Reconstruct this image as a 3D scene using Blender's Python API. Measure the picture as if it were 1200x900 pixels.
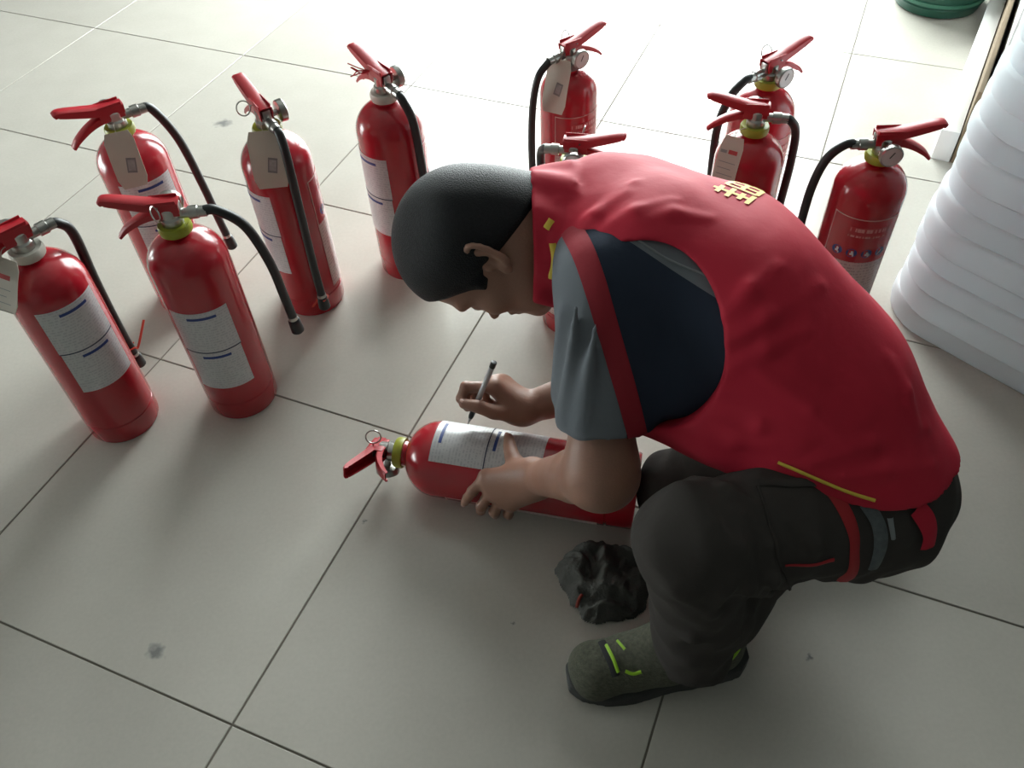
import bpy, bmesh, math, random
import numpy as np
from mathutils import Vector, Matrix

for _o in list(bpy.data.objects):
    bpy.data.objects.remove(_o, do_unlink=True)
SC = bpy.context.scene
COL = SC.collection
random.seed(7)

# ------------------------------------------------------------------ camera
CAM_H = 1.3106
_p, _r = math.radians(48.337), math.radians(-3.196)
CF = Vector((0, math.cos(_p), -math.sin(_p)))
_r0 = Vector((1, 0, 0)); _u0 = _r0.cross(CF)
CR = _r0 * math.cos(_r) + _u0 * math.sin(_r)
CU = -_r0 * math.sin(_r) + _u0 * math.cos(_r)
cam_data = bpy.data.cameras.new('camera')
cam = bpy.data.objects.new('camera', cam_data); COL.objects.link(cam)
cam_data.sensor_fit = 'HORIZONTAL'; cam_data.sensor_width = 36.0
cam_data.lens = 30.03; cam_data.clip_start = 0.02
m = Matrix.Identity(4)
for i in range(3):
    m[i][0], m[i][1], m[i][2] = CR[i], CU[i], -CF[i]
m[2][3] = CAM_H
cam.matrix_world = m
SC.camera = cam

# ------------------------------------------------------------------ world and exposure
SC.view_settings.view_transform = 'Standard'
SC.view_settings.look = 'None'
SC.view_settings.gamma = 1.0
SC.view_settings.exposure = 0.0
SC.view_settings.use_curve_mapping = False
world = bpy.data.worlds.new('overcast_sky'); SC.world = world
world.use_nodes = True
bg = world.node_tree.nodes['Background']
bg.inputs[0].default_value = (0.92, 1.0, 0.985, 1)
bg.inputs[1].default_value = 18.0

# room frame: e1 along the tile rows, e2 towards the doorway
YAW = math.radians(24.615)
E1 = Vector((math.cos(YAW), -math.sin(YAW), 0)); E2 = Vector((math.sin(YAW), math.cos(YAW), 0))
ORG = Vector((-0.2081, 1.0446, 0))          # a grout crossing
def room(a, b, z=0.0):
    return E1 * a + E2 * b + Vector((0, 0, z))
FAR, NEAR, LEFT, RIGHT, CEIL = 3.68, -3.6, -4.8, 1.2, 2.9
DOOR = (-2.35, 0.0, 2.35)                  # doorway in the far wall: a0, a1, height

ADDED_GAP = (-1.6, 1.0, 0.0, 0.75)                 # low opening added in the unseen left wall to light the foam: b0, b1, z0, z1
def portal(name, c, normal, sx, sy):
    l = bpy.data.lights.new(name, 'AREA'); l.shape = 'RECTANGLE'; l.size = sx; l.size_y = sy
    l.cycles.is_portal = True
    o = bpy.data.objects.new(name, l); COL.objects.link(o)
    o.location = c
    o.rotation_euler = normal.to_track_quat('-Z', 'Z').to_euler()
portal('doorway_daylight', room((DOOR[0] + DOOR[1]) / 2, FAR + 0.1, DOOR[2] / 2), -E2, DOOR[1] - DOOR[0], DOOR[2])
portal('added_gap_daylight', room(LEFT - 0.1, (ADDED_GAP[0] + ADDED_GAP[1]) / 2, (ADDED_GAP[2] + ADDED_GAP[3]) / 2), E1, ADDED_GAP[1] - ADDED_GAP[0], ADDED_GAP[3] - ADDED_GAP[2])  # sky light through the added low opening

# ------------------------------------------------------------------ materials
MATS = {}
def mat(name, col, rough=0.5, metal=0.0, spec=0.5, coat=0.0, noise=0.0, nscale=20.0, bump=0.0, bscale=60.0,
        transmission=0.0, sss=0.0, sheen=0.0, stretch=None):
    if name in MATS: return MATS[name]
    M = bpy.data.materials.new(name); M.use_nodes = True
    nt = M.node_tree; b = nt.nodes['Principled BSDF']
    b.inputs['Base Color'].default_value = (*col, 1)
    b.inputs['Roughness'].default_value = rough
    b.inputs['Metallic'].default_value = metal
    b.inputs['Specular IOR Level'].default_value = spec
    b.inputs['Coat Weight'].default_value = coat
    b.inputs['Transmission Weight'].default_value = transmission
    b.inputs['Sheen Weight'].default_value = sheen
    if sss:
        b.inputs['Subsurface Weight'].default_value = sss
        b.inputs['Subsurface Radius'].default_value = (0.012, 0.005, 0.003)
        b.inputs['Subsurface Scale'].default_value = 0.6
    tc = nt.nodes.new('ShaderNodeTexCoord')
    src = tc.outputs['Object']
    if stretch:
        mp = nt.nodes.new('ShaderNodeMapping'); mp.inputs['Scale'].default_value = stretch
        nt.links.new(src, mp.inputs[0]); src = mp.outputs[0]
    if noise:
        n = nt.nodes.new('ShaderNodeTexNoise'); n.inputs['Scale'].default_value = nscale
        n.inputs['Detail'].default_value = 5
        nt.links.new(src, n.inputs['Vector'])
        mx = nt.nodes.new('ShaderNodeMix'); mx.data_type = 'RGBA'
        mx.inputs[6].default_value = (*[min(1, c * (1 + noise)) for c in col], 1)
        mx.inputs[7].default_value = (*[c * (1 - noise) for c in col], 1)
        nt.links.new(n.outputs['Fac'], mx.inputs[0]); nt.links.new(mx.outputs[2], b.inputs['Base Color'])
    if bump:
        n2 = nt.nodes.new('ShaderNodeTexNoise'); n2.inputs['Scale'].default_value = bscale
        n2.inputs['Detail'].default_value = 4
        nt.links.new(src, n2.inputs['Vector'])
        bp = nt.nodes.new('ShaderNodeBump'); bp.inputs['Strength'].default_value = bump
        bp.inputs['Distance'].default_value = 0.01
        nt.links.new(n2.outputs['Fac'], bp.inputs['Height']); nt.links.new(bp.outputs[0], b.inputs['Normal'])
    MATS[name] = M
    return M

# ------------------------------------------------------------------ mesh helpers
class MB:
    def __init__(s): s.v = []; s.f = []
    def add(s, vs, fs):
        o = len(s.v); s.v += [tuple(x) for x in vs]; s.f += [tuple(i + o for i in f) for f in fs]; return s
    def box(s, c, d, R=None, bev=0.0):
        bm = bmesh.new(); bmesh.ops.create_cube(bm, size=1.0)
        for v in bm.verts: v.co = Vector((v.co.x * d[0], v.co.y * d[1], v.co.z * d[2]))
        if bev: bmesh.ops.bevel(bm, geom=bm.edges[:], offset=bev, segments=2, affect='EDGES', profile=0.5)
        R = R or Matrix.Identity(3); c = Vector(c)
        bm.verts.index_update()
        s.add([R @ v.co + c for v in bm.verts], [[v.index for v in f.verts] for f in bm.faces]); bm.free(); return s
    def lathe(s, prof, n=32, M=None):
        M = M or Matrix.Identity(4); vs = []; fs = []
        for (r, z) in prof:
            for k in range(n):
                a = 2 * math.pi * k / n; vs.append(M @ Vector((r * math.cos(a), r * math.sin(a), z)))
        for i in range(len(prof) - 1):
            for k in range(n):
                k2 = (k + 1) % n; fs.append((i * n + k, i * n + k2, (i + 1) * n + k2, (i + 1) * n + k))
        fs.append(tuple(reversed(range(n)))); L = (len(prof) - 1) * n; fs.append(tuple(range(L, L + n)))
        return s.add(vs, fs)
    def tube(s, pts, rad, n=10, closed=False, flat=1.0, up=None):
        pts = [Vector(p) for p in pts]; N = len(pts)
        rs = rad if isinstance(rad, (list, tuple)) else [rad] * N
        vs = []; fs = []; ref = Vector(up) if up else None
        for i, p in enumerate(pts):
            if closed: t = pts[(i + 1) % N] - pts[i - 1]
            else: t = pts[min(i + 1, N - 1)] - pts[max(i - 1, 0)]
            t.normalize()
            if ref is None:
                ref = Vector((0, 0, 1)) if abs(t.z) < .9 else Vector((1, 0, 0))
            a = (ref - t * ref.dot(t)).normalized(); b = t.cross(a)
            if not up: ref = a
            for k in range(n):
                g = 2 * math.pi * k / n; vs.append(p + (a * math.cos(g) * flat + b * math.sin(g)) * rs[i])
        for i in range(N if closed else N - 1):
            j = (i + 1) % N
            for k in range(n):
                k2 = (k + 1) % n; fs.append((i * n + k, i * n + k2, j * n + k2, j * n + k))
        if not closed:
            fs.append(tuple(reversed(range(n)))); fs.append(tuple(range((N - 1) * n, N * n)))
        return s.add(vs, fs)
    def patch(s, r, a0, a1, z0, z1, n=14, t=0.0006):
        """curved sheet on a cylinder of radius r about z, with thickness"""
        vs = []; fs = []
        for k in range(n + 1):
            a = a0 + (a1 - a0) * k / n; c, q = math.cos(a), math.sin(a)
            vs += [(r * c, r * q, z0), (r * c, r * q, z1), ((r + t) * c, (r + t) * q, z0), ((r + t) * c, (r + t) * q, z1)]
        for k in range(n):
            o = 4 * k; p = o + 4
            fs += [(o + 2, p + 2, p + 3, o + 3), (o, o + 1, p + 1, p), (o + 1, o + 3, p + 3, p + 1), (o, p, p + 2, o + 2)]
        fs += [(0, 2, 3, 1), (4 * n, 4 * n + 1, 4 * n + 3, 4 * n + 2)]
        return s.add(vs, fs)
    def mesh(s, name, material, smooth=True, angle=40):
        me = bpy.data.meshes.new(name); me.from_pydata(s.v, [], s.f)
        bm = bmesh.new(); bm.from_mesh(me); bmesh.ops.recalc_face_normals(bm, faces=bm.faces); bm.to_mesh(me); bm.free()
        if material: me.materials.append(material)
        if smooth:
            me.polygons.foreach_set('use_smooth', [True] * len(me.polygons))
            me.set_sharp_from_angle(angle=math.radians(angle))
        me.update(); return me
    def build(s, name, material, parent=None, **k):
        return link(name, s.mesh(name, material, **k), parent)
def link(name, me, parent=None):
    o = bpy.data.objects.new(name, me); COL.objects.link(o)
    if parent: o.parent = parent
    return o
def tag(o, label=None, cat=None, group=None, kind=None):
    if label: o['label'] = label
    if cat: o['category'] = cat
    if group: o['group'] = group
    if kind: o['kind'] = kind
    return o
def empty(name, loc, rz=0.0, scale=1.0):
    o = bpy.data.objects.new(name, None); COL.objects.link(o)
    o.location = loc; o.rotation_euler = (0, 0, rz); o.scale = (scale,) * 3; o.empty_display_size = .05
    return o
def spline(pts, n=8):
    P = [Vector(p) for p in pts]; P = [P[0] * 2 - P[1]] + P + [P[-1] * 2 - P[-2]]; out = []
    for i in range(1, len(P) - 2):
        a, b, c, d = P[i - 1:i + 3]
        for k in range(n):
            t = k / n
            out.append(0.5 * ((2 * b) + (c - a) * t + (2 * a - 5 * b + 4 * c - d) * t * t + (-a + 3 * b - 3 * c + d) * t ** 3))
    out.append(P[-2]); return out

# ------------------------------------------------------------------ room shell
def tile_mat():
    M = bpy.data.materials.new('polished_tile'); M.use_nodes = True
    nt = M.node_tree; N = nt.nodes; L = nt.links; b = N['Principled BSDF']
    geo = N.new('ShaderNodeNewGeometry'); oi = N.new('ShaderNodeObjectInfo')
    n1 = N.new('ShaderNodeTexNoise'); n1.inputs['Scale'].default_value = 9; n1.inputs['Detail'].default_value = 6
    n2 = N.new('ShaderNodeTexNoise'); n2.inputs['Scale'].default_value = 140; n2.inputs['Detail'].default_value = 3
    for n in (n1, n2): L.new(geo.outputs['Position'], n.inputs['Vector'])
    mx = N.new('ShaderNodeMix'); mx.data_type = 'RGBA'
    mx.inputs[6].default_value = (0.50, 0.47, 0.42, 1); mx.inputs[7].default_value = (0.575, 0.55, 0.495, 1)
    L.new(n1.outputs['Fac'], mx.inputs[0])
    m2 = N.new('ShaderNodeMix'); m2.data_type = 'RGBA'; m2.blend_type = 'MULTIPLY'; m2.inputs[0].default_value = .12
    L.new(mx.outputs[2], m2.inputs[6]); L.new(n2.outputs['Fac'], m2.inputs[7])
    hv = N.new('ShaderNodeHueSaturation'); mr = N.new('ShaderNodeMapRange')
    mr.inputs[3].default_value = 0.95; mr.inputs[4].default_value = 1.05
    L.new(oi.outputs['Random'], mr.inputs[0]); L.new(mr.outputs[0], hv.inputs['Value']); L.new(m2.outputs[2], hv.inputs['Color'])
    last = hv.outputs[0]
    # scuffs and specks with their own places on the floor
    for (x, y, r) in STAINS:
        d = N.new('ShaderNodeVectorMath'); d.operation = 'DISTANCE'
        nz = N.new('ShaderNodeVectorMath'); nz.operation = 'ADD'
        sc = N.new('ShaderNodeVectorMath'); sc.operation = 'SCALE'; sc.inputs[3].default_value = r * 2.2
        nn = N.new('ShaderNodeTexNoise'); nn.inputs['Scale'].default_value = 0.9 / r; L.new(geo.outputs['Position'], nn.inputs['Vector'])
        sb = N.new('ShaderNodeVectorMath'); sb.operation = 'SUBTRACT'; sb.inputs[1].default_value = (.5, .5, .5)
        L.new(nn.outputs['Color'], sb.inputs[0]); L.new(sb.outputs[0], sc.inputs[0])
        L.new(geo.outputs['Position'], nz.inputs[0]); L.new(sc.outputs[0], nz.inputs[1])
        L.new(nz.outputs[0], d.inputs[0]); d.inputs[1].default_value = (x, y, 0)
        r_ = N.new('ShaderNodeMapRange'); r_.inputs[1].default_value = r; r_.inputs[2].default_value = r * .3
        r_.inputs[3].default_value = 0; r_.inputs[4].default_value = .7
        L.new(d.outputs['Value'], r_.inputs[0])
        m3 = N.new('ShaderNodeMix'); m3.data_type = 'RGBA'; m3.inputs[7].default_value = (.10, .11, .12, 1)
        L.new(r_.outputs[0], m3.inputs[0]); L.new(last, m3.inputs[6]); last = m3.outputs[2]
    L.new(last, b.inputs['Base Color'])
    rr = N.new('ShaderNodeMapRange'); rr.inputs[3].default_value = .16; rr.inputs[4].default_value = .26
    L.new(n1.outputs['Fac'], rr.inputs[0]); L.new(rr.outputs[0], b.inputs['Roughness'])
    b.inputs['IOR'].default_value = 1.5
    return M
STAINS = [(-0.792, 2.231, .028), (-0.606, .624, .018), (-0.281, .855, .006), (0.445, .555, .007), (-.02, .64, .004), (-1.03, .95, .004)]
TILE = tile_mat()
grout = mat('grout', (0.16, 0.145, 0.12), .9)
wallm = mat('wall_paint', (0.27, 0.27, 0.26), .8, noise=.03)

def slab(name, a0, a1, b0, b1, z0, z1, material, parent=None):
    mb = MB(); vs = [room(a, b, z) for z in (z0, z1) for (a, b) in ((a0, b0), (a1, b0), (a1, b1), (a0, b1))]
    mb.add(vs, [(3, 2, 1, 0), (4, 5, 6, 7), (0, 1, 5, 4), (1, 2, 6, 5), (2, 3, 7, 6), (3, 0, 4, 7)])
    return mb.build(name, material, parent, smooth=False)
W = .15
floor = tag(slab('floor', LEFT - W, RIGHT + W, NEAR - W, FAR + W + .3, -0.08, -0.002, grout), kind='structure')
G = 0.0016
bm = bmesh.new(); bmesh.ops.create_cube(bm, size=1.0)
for v in bm.verts: v.co = Vector((v.co.x * (.6 - 2 * G), v.co.y * (.6 - 2 * G), v.co.z * .012 - .006))
bmesh.ops.bevel(bm, geom=[e for e in bm.edges if all(v.co.z > -.005 for v in e.verts)], offset=.001, segments=1, affect='EDGES')
tme = bpy.data.meshes.new('tile'); bm.to_mesh(tme); bm.free(); tme.materials.append(TILE)
oa, ob = ORG.dot(E1), ORG.dot(E2)
for i in range(-7, 7):
    for j in range(-8, 5):
        a, b = oa + (i + .5) * .6, ob + (j + .5) * .6
        if not (LEFT - .3 < a < RIGHT + .3 and NEAR - .3 < b < FAR + .3): continue
        t = link('tile', tme, floor); t.location = room(a, b, 0); t.rotation_euler = (0, 0, -YAW)
tag(slab('ceiling', LEFT - W, RIGHT + W, NEAR - W, FAR + W, CEIL, CEIL + .1, wallm), kind='structure')
def multi(name, boxes, material):
    mb = MB()
    for (a0, a1, b0, b1, z0, z1) in boxes:
        vs = [room(a, b, z) for z in (z0, z1) for (a, b) in ((a0, b0), (a1, b0), (a1, b1), (a0, b1))]
        mb.add(vs, [(3, 2, 1, 0), (4, 5, 6, 7), (0, 1, 5, 4), (1, 2, 6, 5), (2, 3, 7, 6), (3, 0, 4, 7)])
    return tag(mb.build(name, material, smooth=False), kind='structure')
multi('wall_far', [(LEFT - W, DOOR[0], FAR, FAR + W, 0, CEIL), (DOOR[1], RIGHT + W, FAR, FAR + W, 0, CEIL), (DOOR[0], DOOR[1], FAR, FAR + W, DOOR[2], CEIL)], wallm)
multi('wall_left', [(LEFT - W, LEFT, NEAR, ADDED_GAP[0], 0, CEIL), (LEFT - W, LEFT, ADDED_GAP[1], FAR, 0, CEIL), (LEFT - W, LEFT, ADDED_GAP[0], ADDED_GAP[1], 0, ADDED_GAP[2]), (LEFT - W, LEFT, ADDED_GAP[0], ADDED_GAP[1], ADDED_GAP[3], CEIL)], wallm)
multi('wall_right', [(RIGHT, RIGHT + W, NEAR, FAR, 0, CEIL)], mat('wall_bounce_cut', (.07, .075, .07), .7, noise=.1))  # unseen wall, made dark and close to cut bounce light on this side
multi('wall_near', [(LEFT - W, RIGHT + W, NEAR - W, NEAR, 0, CEIL)], wallm)
alu = mat('aluminium', (.6, .6, .6), .35, 1.0)
multi('trim_1', [(DOOR[0], DOOR[0] + .06, FAR + .02, FAR + .1, 0, DOOR[2]), (DOOR[1] - .06, DOOR[1], FAR + .02, FAR + .1, 0, DOOR[2]), (DOOR[0] + .06, DOOR[1] - .06, FAR + .02, FAR + .1, DOOR[2] - .06, DOOR[2])], alu)

multi('trim_2', [(LEFT - .1, LEFT - .04, ADDED_GAP[0], ADDED_GAP[0] + .05, ADDED_GAP[2], ADDED_GAP[3]), (LEFT - .1, LEFT - .04, ADDED_GAP[1] - .05, ADDED_GAP[1], ADDED_GAP[2], ADDED_GAP[3]), (LEFT - .1, LEFT - .04, (ADDED_GAP[0] + ADDED_GAP[1]) / 2 - .025, (ADDED_GAP[0] + ADDED_GAP[1]) / 2 + .025, ADDED_GAP[2], ADDED_GAP[3])], alu)  # frame of the added low opening

# ------------------------------------------------------------------ fire extinguishers
RED = mat('red_paint', (0.40, 0.011, 0.022), .24, coat=.3, noise=.08, nscale=6)
RED2 = mat('red_handle', (0.43, 0.012, 0.022), .38, noise=.08, nscale=30)
BLK = mat('black_rubber', (0.012, 0.015, 0.016), .42)
CHR = mat('valve_metal', (.42, .42, .40), .28, 1.0)
DRK = mat('dark_metal', (.06, .06, .055), .35, .8)
GRN = mat('green_ring', (.33, .36, .03), .4)
WHT = mat('white_ring', (.55, .53, .47), .45)
CARD = mat('tag_card', (.52, .47, .40), .7, noise=.06, nscale=30)
BLUE = mat('print_blue', (.02, .05, .22), .5)
NAVYP = mat('print_navy', (.015, .025, .07), .5)
GREYP = mat('print_grey', (.25, .25, .24), .6)
PALE = mat('print_pale', (.62, .36, .34), .5)
ORNG = mat('orange_tie', (.62, .07, .04), .45)
def print_mat(name, paper, ink, rows, lo):
    """paper with rows of small print (flat print, by object z and angle)"""
    M = bpy.data.materials.new(name); M.use_nodes = True; nt = M.node_tree; N = nt.nodes; L = nt.links; b = N['Principled BSDF']
    tc = N.new('ShaderNodeTexCoord'); sp = N.new('ShaderNodeSeparateXYZ'); L.new(tc.outputs['Object'], sp.inputs[0])
    mu = N.new('ShaderNodeMath'); mu.operation = 'MULTIPLY'; mu.inputs[1].default_value = rows; L.new(sp.outputs['Z'], mu.inputs[0])
    fr = N.new('ShaderNodeMath'); fr.operation = 'FRACT'; L.new(mu.outputs[0], fr.inputs[0])
    lt = N.new('ShaderNodeMath'); lt.operation = 'LESS_THAN'; lt.inputs[1].default_value = .5; L.new(fr.outputs[0], lt.inputs[0])
    fl = N.new('ShaderNodeMath'); fl.operation = 'FLOOR'; L.new(mu.outputs[0], fl.inputs[0])
    cb = N.new('ShaderNodeCombineXYZ'); L.new(sp.outputs['X'], cb.inputs[0]); L.new(sp.outputs['Y'], cb.inputs[1]); L.new(fl.outputs[0], cb.inputs[2])
    nz = N.new('ShaderNodeTexNoise'); nz.inputs['Scale'].default_value = 260; nz.inputs['Detail'].default_value = 2; L.new(cb.outputs[0], nz.inputs['Vector'])
    gt = N.new('ShaderNodeMapRange'); gt.inputs[1].default_value = .44; gt.inputs[2].default_value = .54; L.new(nz.outputs['Fac'], gt.inputs[0])
    m2 = N.new('ShaderNodeMath'); m2.operation = 'MULTIPLY'; L.new(lt.outputs[0], m2.inputs[0]); L.new(gt.outputs[0], m2.inputs[1])
    m3 = N.new('ShaderNodeMath'); m3.operation = 'MULTIPLY'; m3.inputs[1].default_value = lo; L.new(m2.outputs[0], m3.inputs[0])
    mx = N.new('ShaderNodeMix'); mx.data_type = 'RGBA'; mx.inputs[6].default_value = (*paper, 1); mx.inputs[7].default_value = (*ink, 1)
    L.new(m3.outputs[0], mx.inputs[0]); L.new(mx.outputs[2], b.inputs['Base Color']); b.inputs['Roughness'].default_value = .28
    return M
PAPER = print_mat('instruction_print', (.60, .60, .61), (.2, .2, .26), 170, .30)
PINKP = print_mat('lower_print', (.60, .45, .43), (.25, .12, .12), 130, .5)
TITLE = print_mat('title_print', (.40, .02, .03), (.75, .45, .42), 60, .7)

R0 = 0.069
CACHE = {}
def cached(key, fn):
    if key not in CACHE: CACHE[key] = fn()
    return CACHE[key]
def dome(r, zs, h, rn, n=9):
    out = []
    for k in range(n + 1):
        a = k / n * math.pi / 2 * .80
        out.append((r * math.cos(a), zs + h * math.sin(a)))
    out.append((rn, zs + h * 1.02)); return out
def me_body():
    pr = [(.052, .010), (.060, .0), (.066, .0), (R0 - .001, .004), (R0 - .0005, .044), (R0 - .0022, .0455), (R0 - .0022, .0475), (R0, .049)]
    pr += dome(R0, .358, .062, .023) + [(.023, .428)]
    return MB().lathe(pr, 48).mesh('body', RED)
def me_collar(m): return MB().lathe([(.022, .424), (.0275, .424), (.0285, .428), (.0285, .436), (.0265, .440), (.02, .440)], 28).mesh('collar', m)
def me_valve():
    mb = MB().lathe([(.014, .438), (.0185, .438), (.0185, .452), (.0155, .455), (.0155, .470), (.011, .474), (.005, .482), (.003, .482)], 20)
    mb.box((-.004, 0, .466), (.036, .017, .026), bev=.003)
    return mb.mesh('valve', CHR)
def me_outlet():
    pts = [(-.016, 0, .456), (-.030, 0, .456), (-.031, 0, .456), (-.046, 0, .456), (-.047, 0, .456), (-.060, 0, .4555)]
    return MB().tube(pts, [.0085, .0085, .0115, .0115, .0095, .0095], 14).mesh('hose_coupling', CHR)
def chan(path, w0, w1, h, t):
    """downward-open steel channel along a path in the xz plane"""
    mb = MB(); n = len(path)
    vs = []; fs = []
    for i, (x, z) in enumerate(path):
        w = w0 + (w1 - w0) * i / (n - 1)
        hh = h * (1 - .55 * (i / (n - 1)) ** 2)
        j0, j1 = max(i - 1, 0), min(i + 1, n - 1)
        d = Vector((path[j1][0] - path[j0][0], 0, path[j1][1] - path[j0][1])).normalized(); nn = Vector((-d.z, 0, d.x))
        p = Vector((x, 0, z))
        prof = [(-w, -hh), (-w, -.002), (-w + .003, 0), (w - .003, 0), (w, -.002), (w, -hh), (w - t, -hh), (w - t, -t), (-w + t, -t), (-w + t, -hh)]
        vs += [p + Vector((0, a, 0)) + nn * b for a, b in prof]
    m_ = 10
    for i in range(n - 1):
        for k in range(m_):
            k2 = (k + 1) % m_; fs.append((i * m_ + k, i * m_ + k2, (i + 1) * m_ + k2, (i + 1) * m_ + k))
    fs.append(tuple(range(m_))); fs.append(tuple(reversed(range((n - 1) * m_, n * m_))))
    return mb.add(vs, fs)
def me_upper():
    p = spline([(-.022, 0, .484), (.02, 0, .488), (.05, 0, .495), (.078, 0, .502), (.094, 0, .504), (.102, 0, .500)], 4)
    return chan([(a.x, a.z) for a in p], .0135, .0105, .017, .0022).mesh('squeeze_lever', RED2)
def me_lower():
    p = spline([(.004, 0, .470), (.03, 0, .468), (.055, 0, .459), (.08, 0, .443), (.094, 0, .428)], 4)
    return chan([(a.x, a.z) for a in p], .012, .009, .013, .0022).mesh('carry_handle', RED2)
def me_cheek(s):
    return MB().box((.004, s * .0115, .474), (.046, .0024, .030), bev=.001).mesh('lever_bracket', RED2)
GM = Matrix.Translation((0.004, -.014, .455)) @ Matrix.Rotation(math.radians(90), 4, 'X') 
def me_gauge(): return MB().lathe([(.006, 0), (.006, .014), (.0205, .016), (.0215, .019), (.0215, .028), (.0195, .030), (.0185, .0285), (.002, .0285)], 26, GM).mesh('pressure_gauge', CHR)
def me_dial(): return MB().lathe([(.0182, .0287), (.0182, .0292), (.002, .0292)], 26, GM).mesh('dial', mat('dial_white', (.6, .6, .58), .3))
def me_needle():
    mb = MB(); R = Matrix.Rotation(.5, 3, 'Y'); mb.box((0.004, -.0438, .459), (.0018, .0006, .014), R)
    return mb.mesh('needle', BLK)
def me_pin():
    c = Vector((.012, .030, .480)); pts = [c + Vector((0.004 * math.sin(a), .013 * math.cos(a), .013 * math.sin(a))) for a in [k * math.pi / 8 for k in range(16)]]
    return MB().tube(pts, .0013, 6, closed=True).tube([(.012, -.016, .480), (.012, .018, .480)], .0016, 6).mesh('safety_pin', CHR)

def extinguisher(label, loc, ang, scale=1.0, hose=None, tagc=None, ring=GRN, tie=None, pin=True, gauge=True, label_b=True, dots=True, bshift=0.0, seal=False, bz=0.0):
    t = empty('fire_extinguisher', (loc[0], loc[1], loc[2] if len(loc) > 2 else 0.0), math.radians(ang), scale)
    tag(t, label, 'fire extinguisher', 'red fire extinguishers on the tiled floor')
    P = lambda key, fn: link(key.split(':')[0], cached(key, fn), t)
    body = P('body', me_body)
    P('collar:' + ring.name, lambda: me_collar(ring)); v = P('valve', me_valve)
    P('squeeze_lever', me_upper); P('carry_handle', me_lower)
    P('lever_bracket:0', lambda: me_cheek(1)); P('lever_bracket:1', lambda: me_cheek(-1))
    if gauge:
        g = P('pressure_gauge', me_gauge)
        link('dial', cached('dial', me_dial), g); link('needle', cached('needle', me_needle), g)
    if pin: P('safety_pin', me_pin)
    if seal:
        mb = MB()
        for k in range(5):
            a = random.uniform(-.5, .5); mb.tube(spline([(.02, .012, .478), (.03 + .01 * random.random(), .022 + .01 * random.random(), .474 + .012 * random.random()), (.045 + .02 * random.random(), .03 + .02 * random.random(), .46 + .03 * random.random())], 5), .0013, 5)
        mb.build('seal_straps', RED2, t)
    if hose:
        P('hose_coupling', me_outlet)
        pts = spline(hose, 8)
        MB().tube(pts, .0088, 12).build('hose', BLK, t)
        e = pts[-1]; d = (pts[-1] - pts[-3]).normalized()
        nz = MB().tube([e - d * .004, e - d * .002, e + d * .002, e + d * .026, e + d * .027, e + d * .030], [.009, .0112, .0118, .0128, .0115, .009], 14).build('nozzle', BLK, t)
        MB().tube([e - d * .012, e - d * .005], .0098, 14).build('ferrule', CHR, nz)
        if tie:
            c = e - d * tie[0]; q = Vector((c.x, c.y, 0)).normalized(); s_ = Vector((-q.y, q.x, 0))
            pp = [c + q * .012 - s_ * .002, c + s_ * .013, c - q * .011, c - s_ * .012, c + q * .006 - s_ * .016, c + q * tie[1] - s_ * tie[2] + Vector((0, 0, tie[3]))]
            MB().tube(spline(pp, 5), .0026, 6, flat=.5).build('hose_tie', ORNG, t)
    # instruction sheet, side B (+y)
    if label_b:
        c0 = math.pi / 2 + bshift; hw = .80
        lb = MB().patch(R0 + .0002, c0 - hw, c0 + hw, .165 + bz, .262 + bz).build('instruction_label', PAPER, t)
        lb2 = MB().patch(R0 + .0002, c0 - hw + .03, c0 + hw - .02, .066 + bz, .1645 + bz).build('instruction_label', PAPER, t)
        MB().patch(R0 + .0008, c0 - .30, c0 + .45, .246 + bz, .2515 + bz).build('printed_heading', BLUE, lb)
        MB().patch(R0 + .0008, c0 - hw, c0 + hw, .1635 + bz, .1655 + bz).build('seam_line', NAVYP, lb)
        MB().patch(R0 + .0008, c0 - .30, c0 + .45, .149 + bz, .1545 + bz).build('printed_heading', BLUE, lb2)
    # front label, side A (-y)
    if gauge:
        c0 = -math.pi / 2 - .12; hw = 1.02
        fl = MB().patch(R0 + .0002, c0 - hw, c0 + hw, .225, .330).build('front_label', RED, t)
        MB().patch(R0 + .0006, c0 - hw, c0 + hw, .3285, .3305).patch(R0 + .0006, c0 + hw - .03, c0 + hw, .06, .3285).patch(R0 + .0006, c0 - hw, c0 - hw + .03, .06, .3285).build('label_border', PALE, fl)
        MB().patch(R0 + .0006, c0 - .45, c0 + .62, .287, .311).build('printed_title', TITLE, fl)
        lo = MB().patch(R0 + .0002, c0 - hw + .03, c0 + hw - .03, .06, .225).build('instruction_panel', PINKP, t)
        if dots:
            for k in range(4):
                aa = c0 - .62 + .42 * k
                # round blue pictogram with a white figure
                vs = []; n = 18
                for rr, r_ in ((.0105, .0009),):
                    for i in range(n):
                        g = 2 * math.pi * i / n; A = aa + rr * math.cos(g) / R0; z = .248 + rr * math.sin(g)
                        vs.append(((R0 + r_) * math.cos(A), (R0 + r_) * math.sin(A), z))
                MB().add(vs, [tuple(range(n))]).build('pictogram', BLUE, fl)
                mb = MB()
                if k == 3:
                    n2 = []
                    for (du, dz) in ((-.007, -.005), (-.0052, -.007), (.007, .005), (.0052, .007)):
                        A = aa + du / R0; n2.append(((R0 + .0014) * math.cos(A), (R0 + .0014) * math.sin(A), .248 + dz))
                    mb.add(n2, [(0, 1, 2, 3)])
                else:
                    mb.patch(R0 + .0012, aa - .05, aa + .03 * (k + 1), .244, .248, 3).patch(R0 + .0012, aa - .02, aa + .04, .248, .254 - .001 * k, 3).patch(R0 + .0012, aa + .03, aa + .07, .241, .245, 2)
                mb.build('pictogram_figure', mat('print_white', (.7, .7, .72), .4), fl)
    if tagc:
        hang_tag(t, **tagc)
    return t
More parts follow.
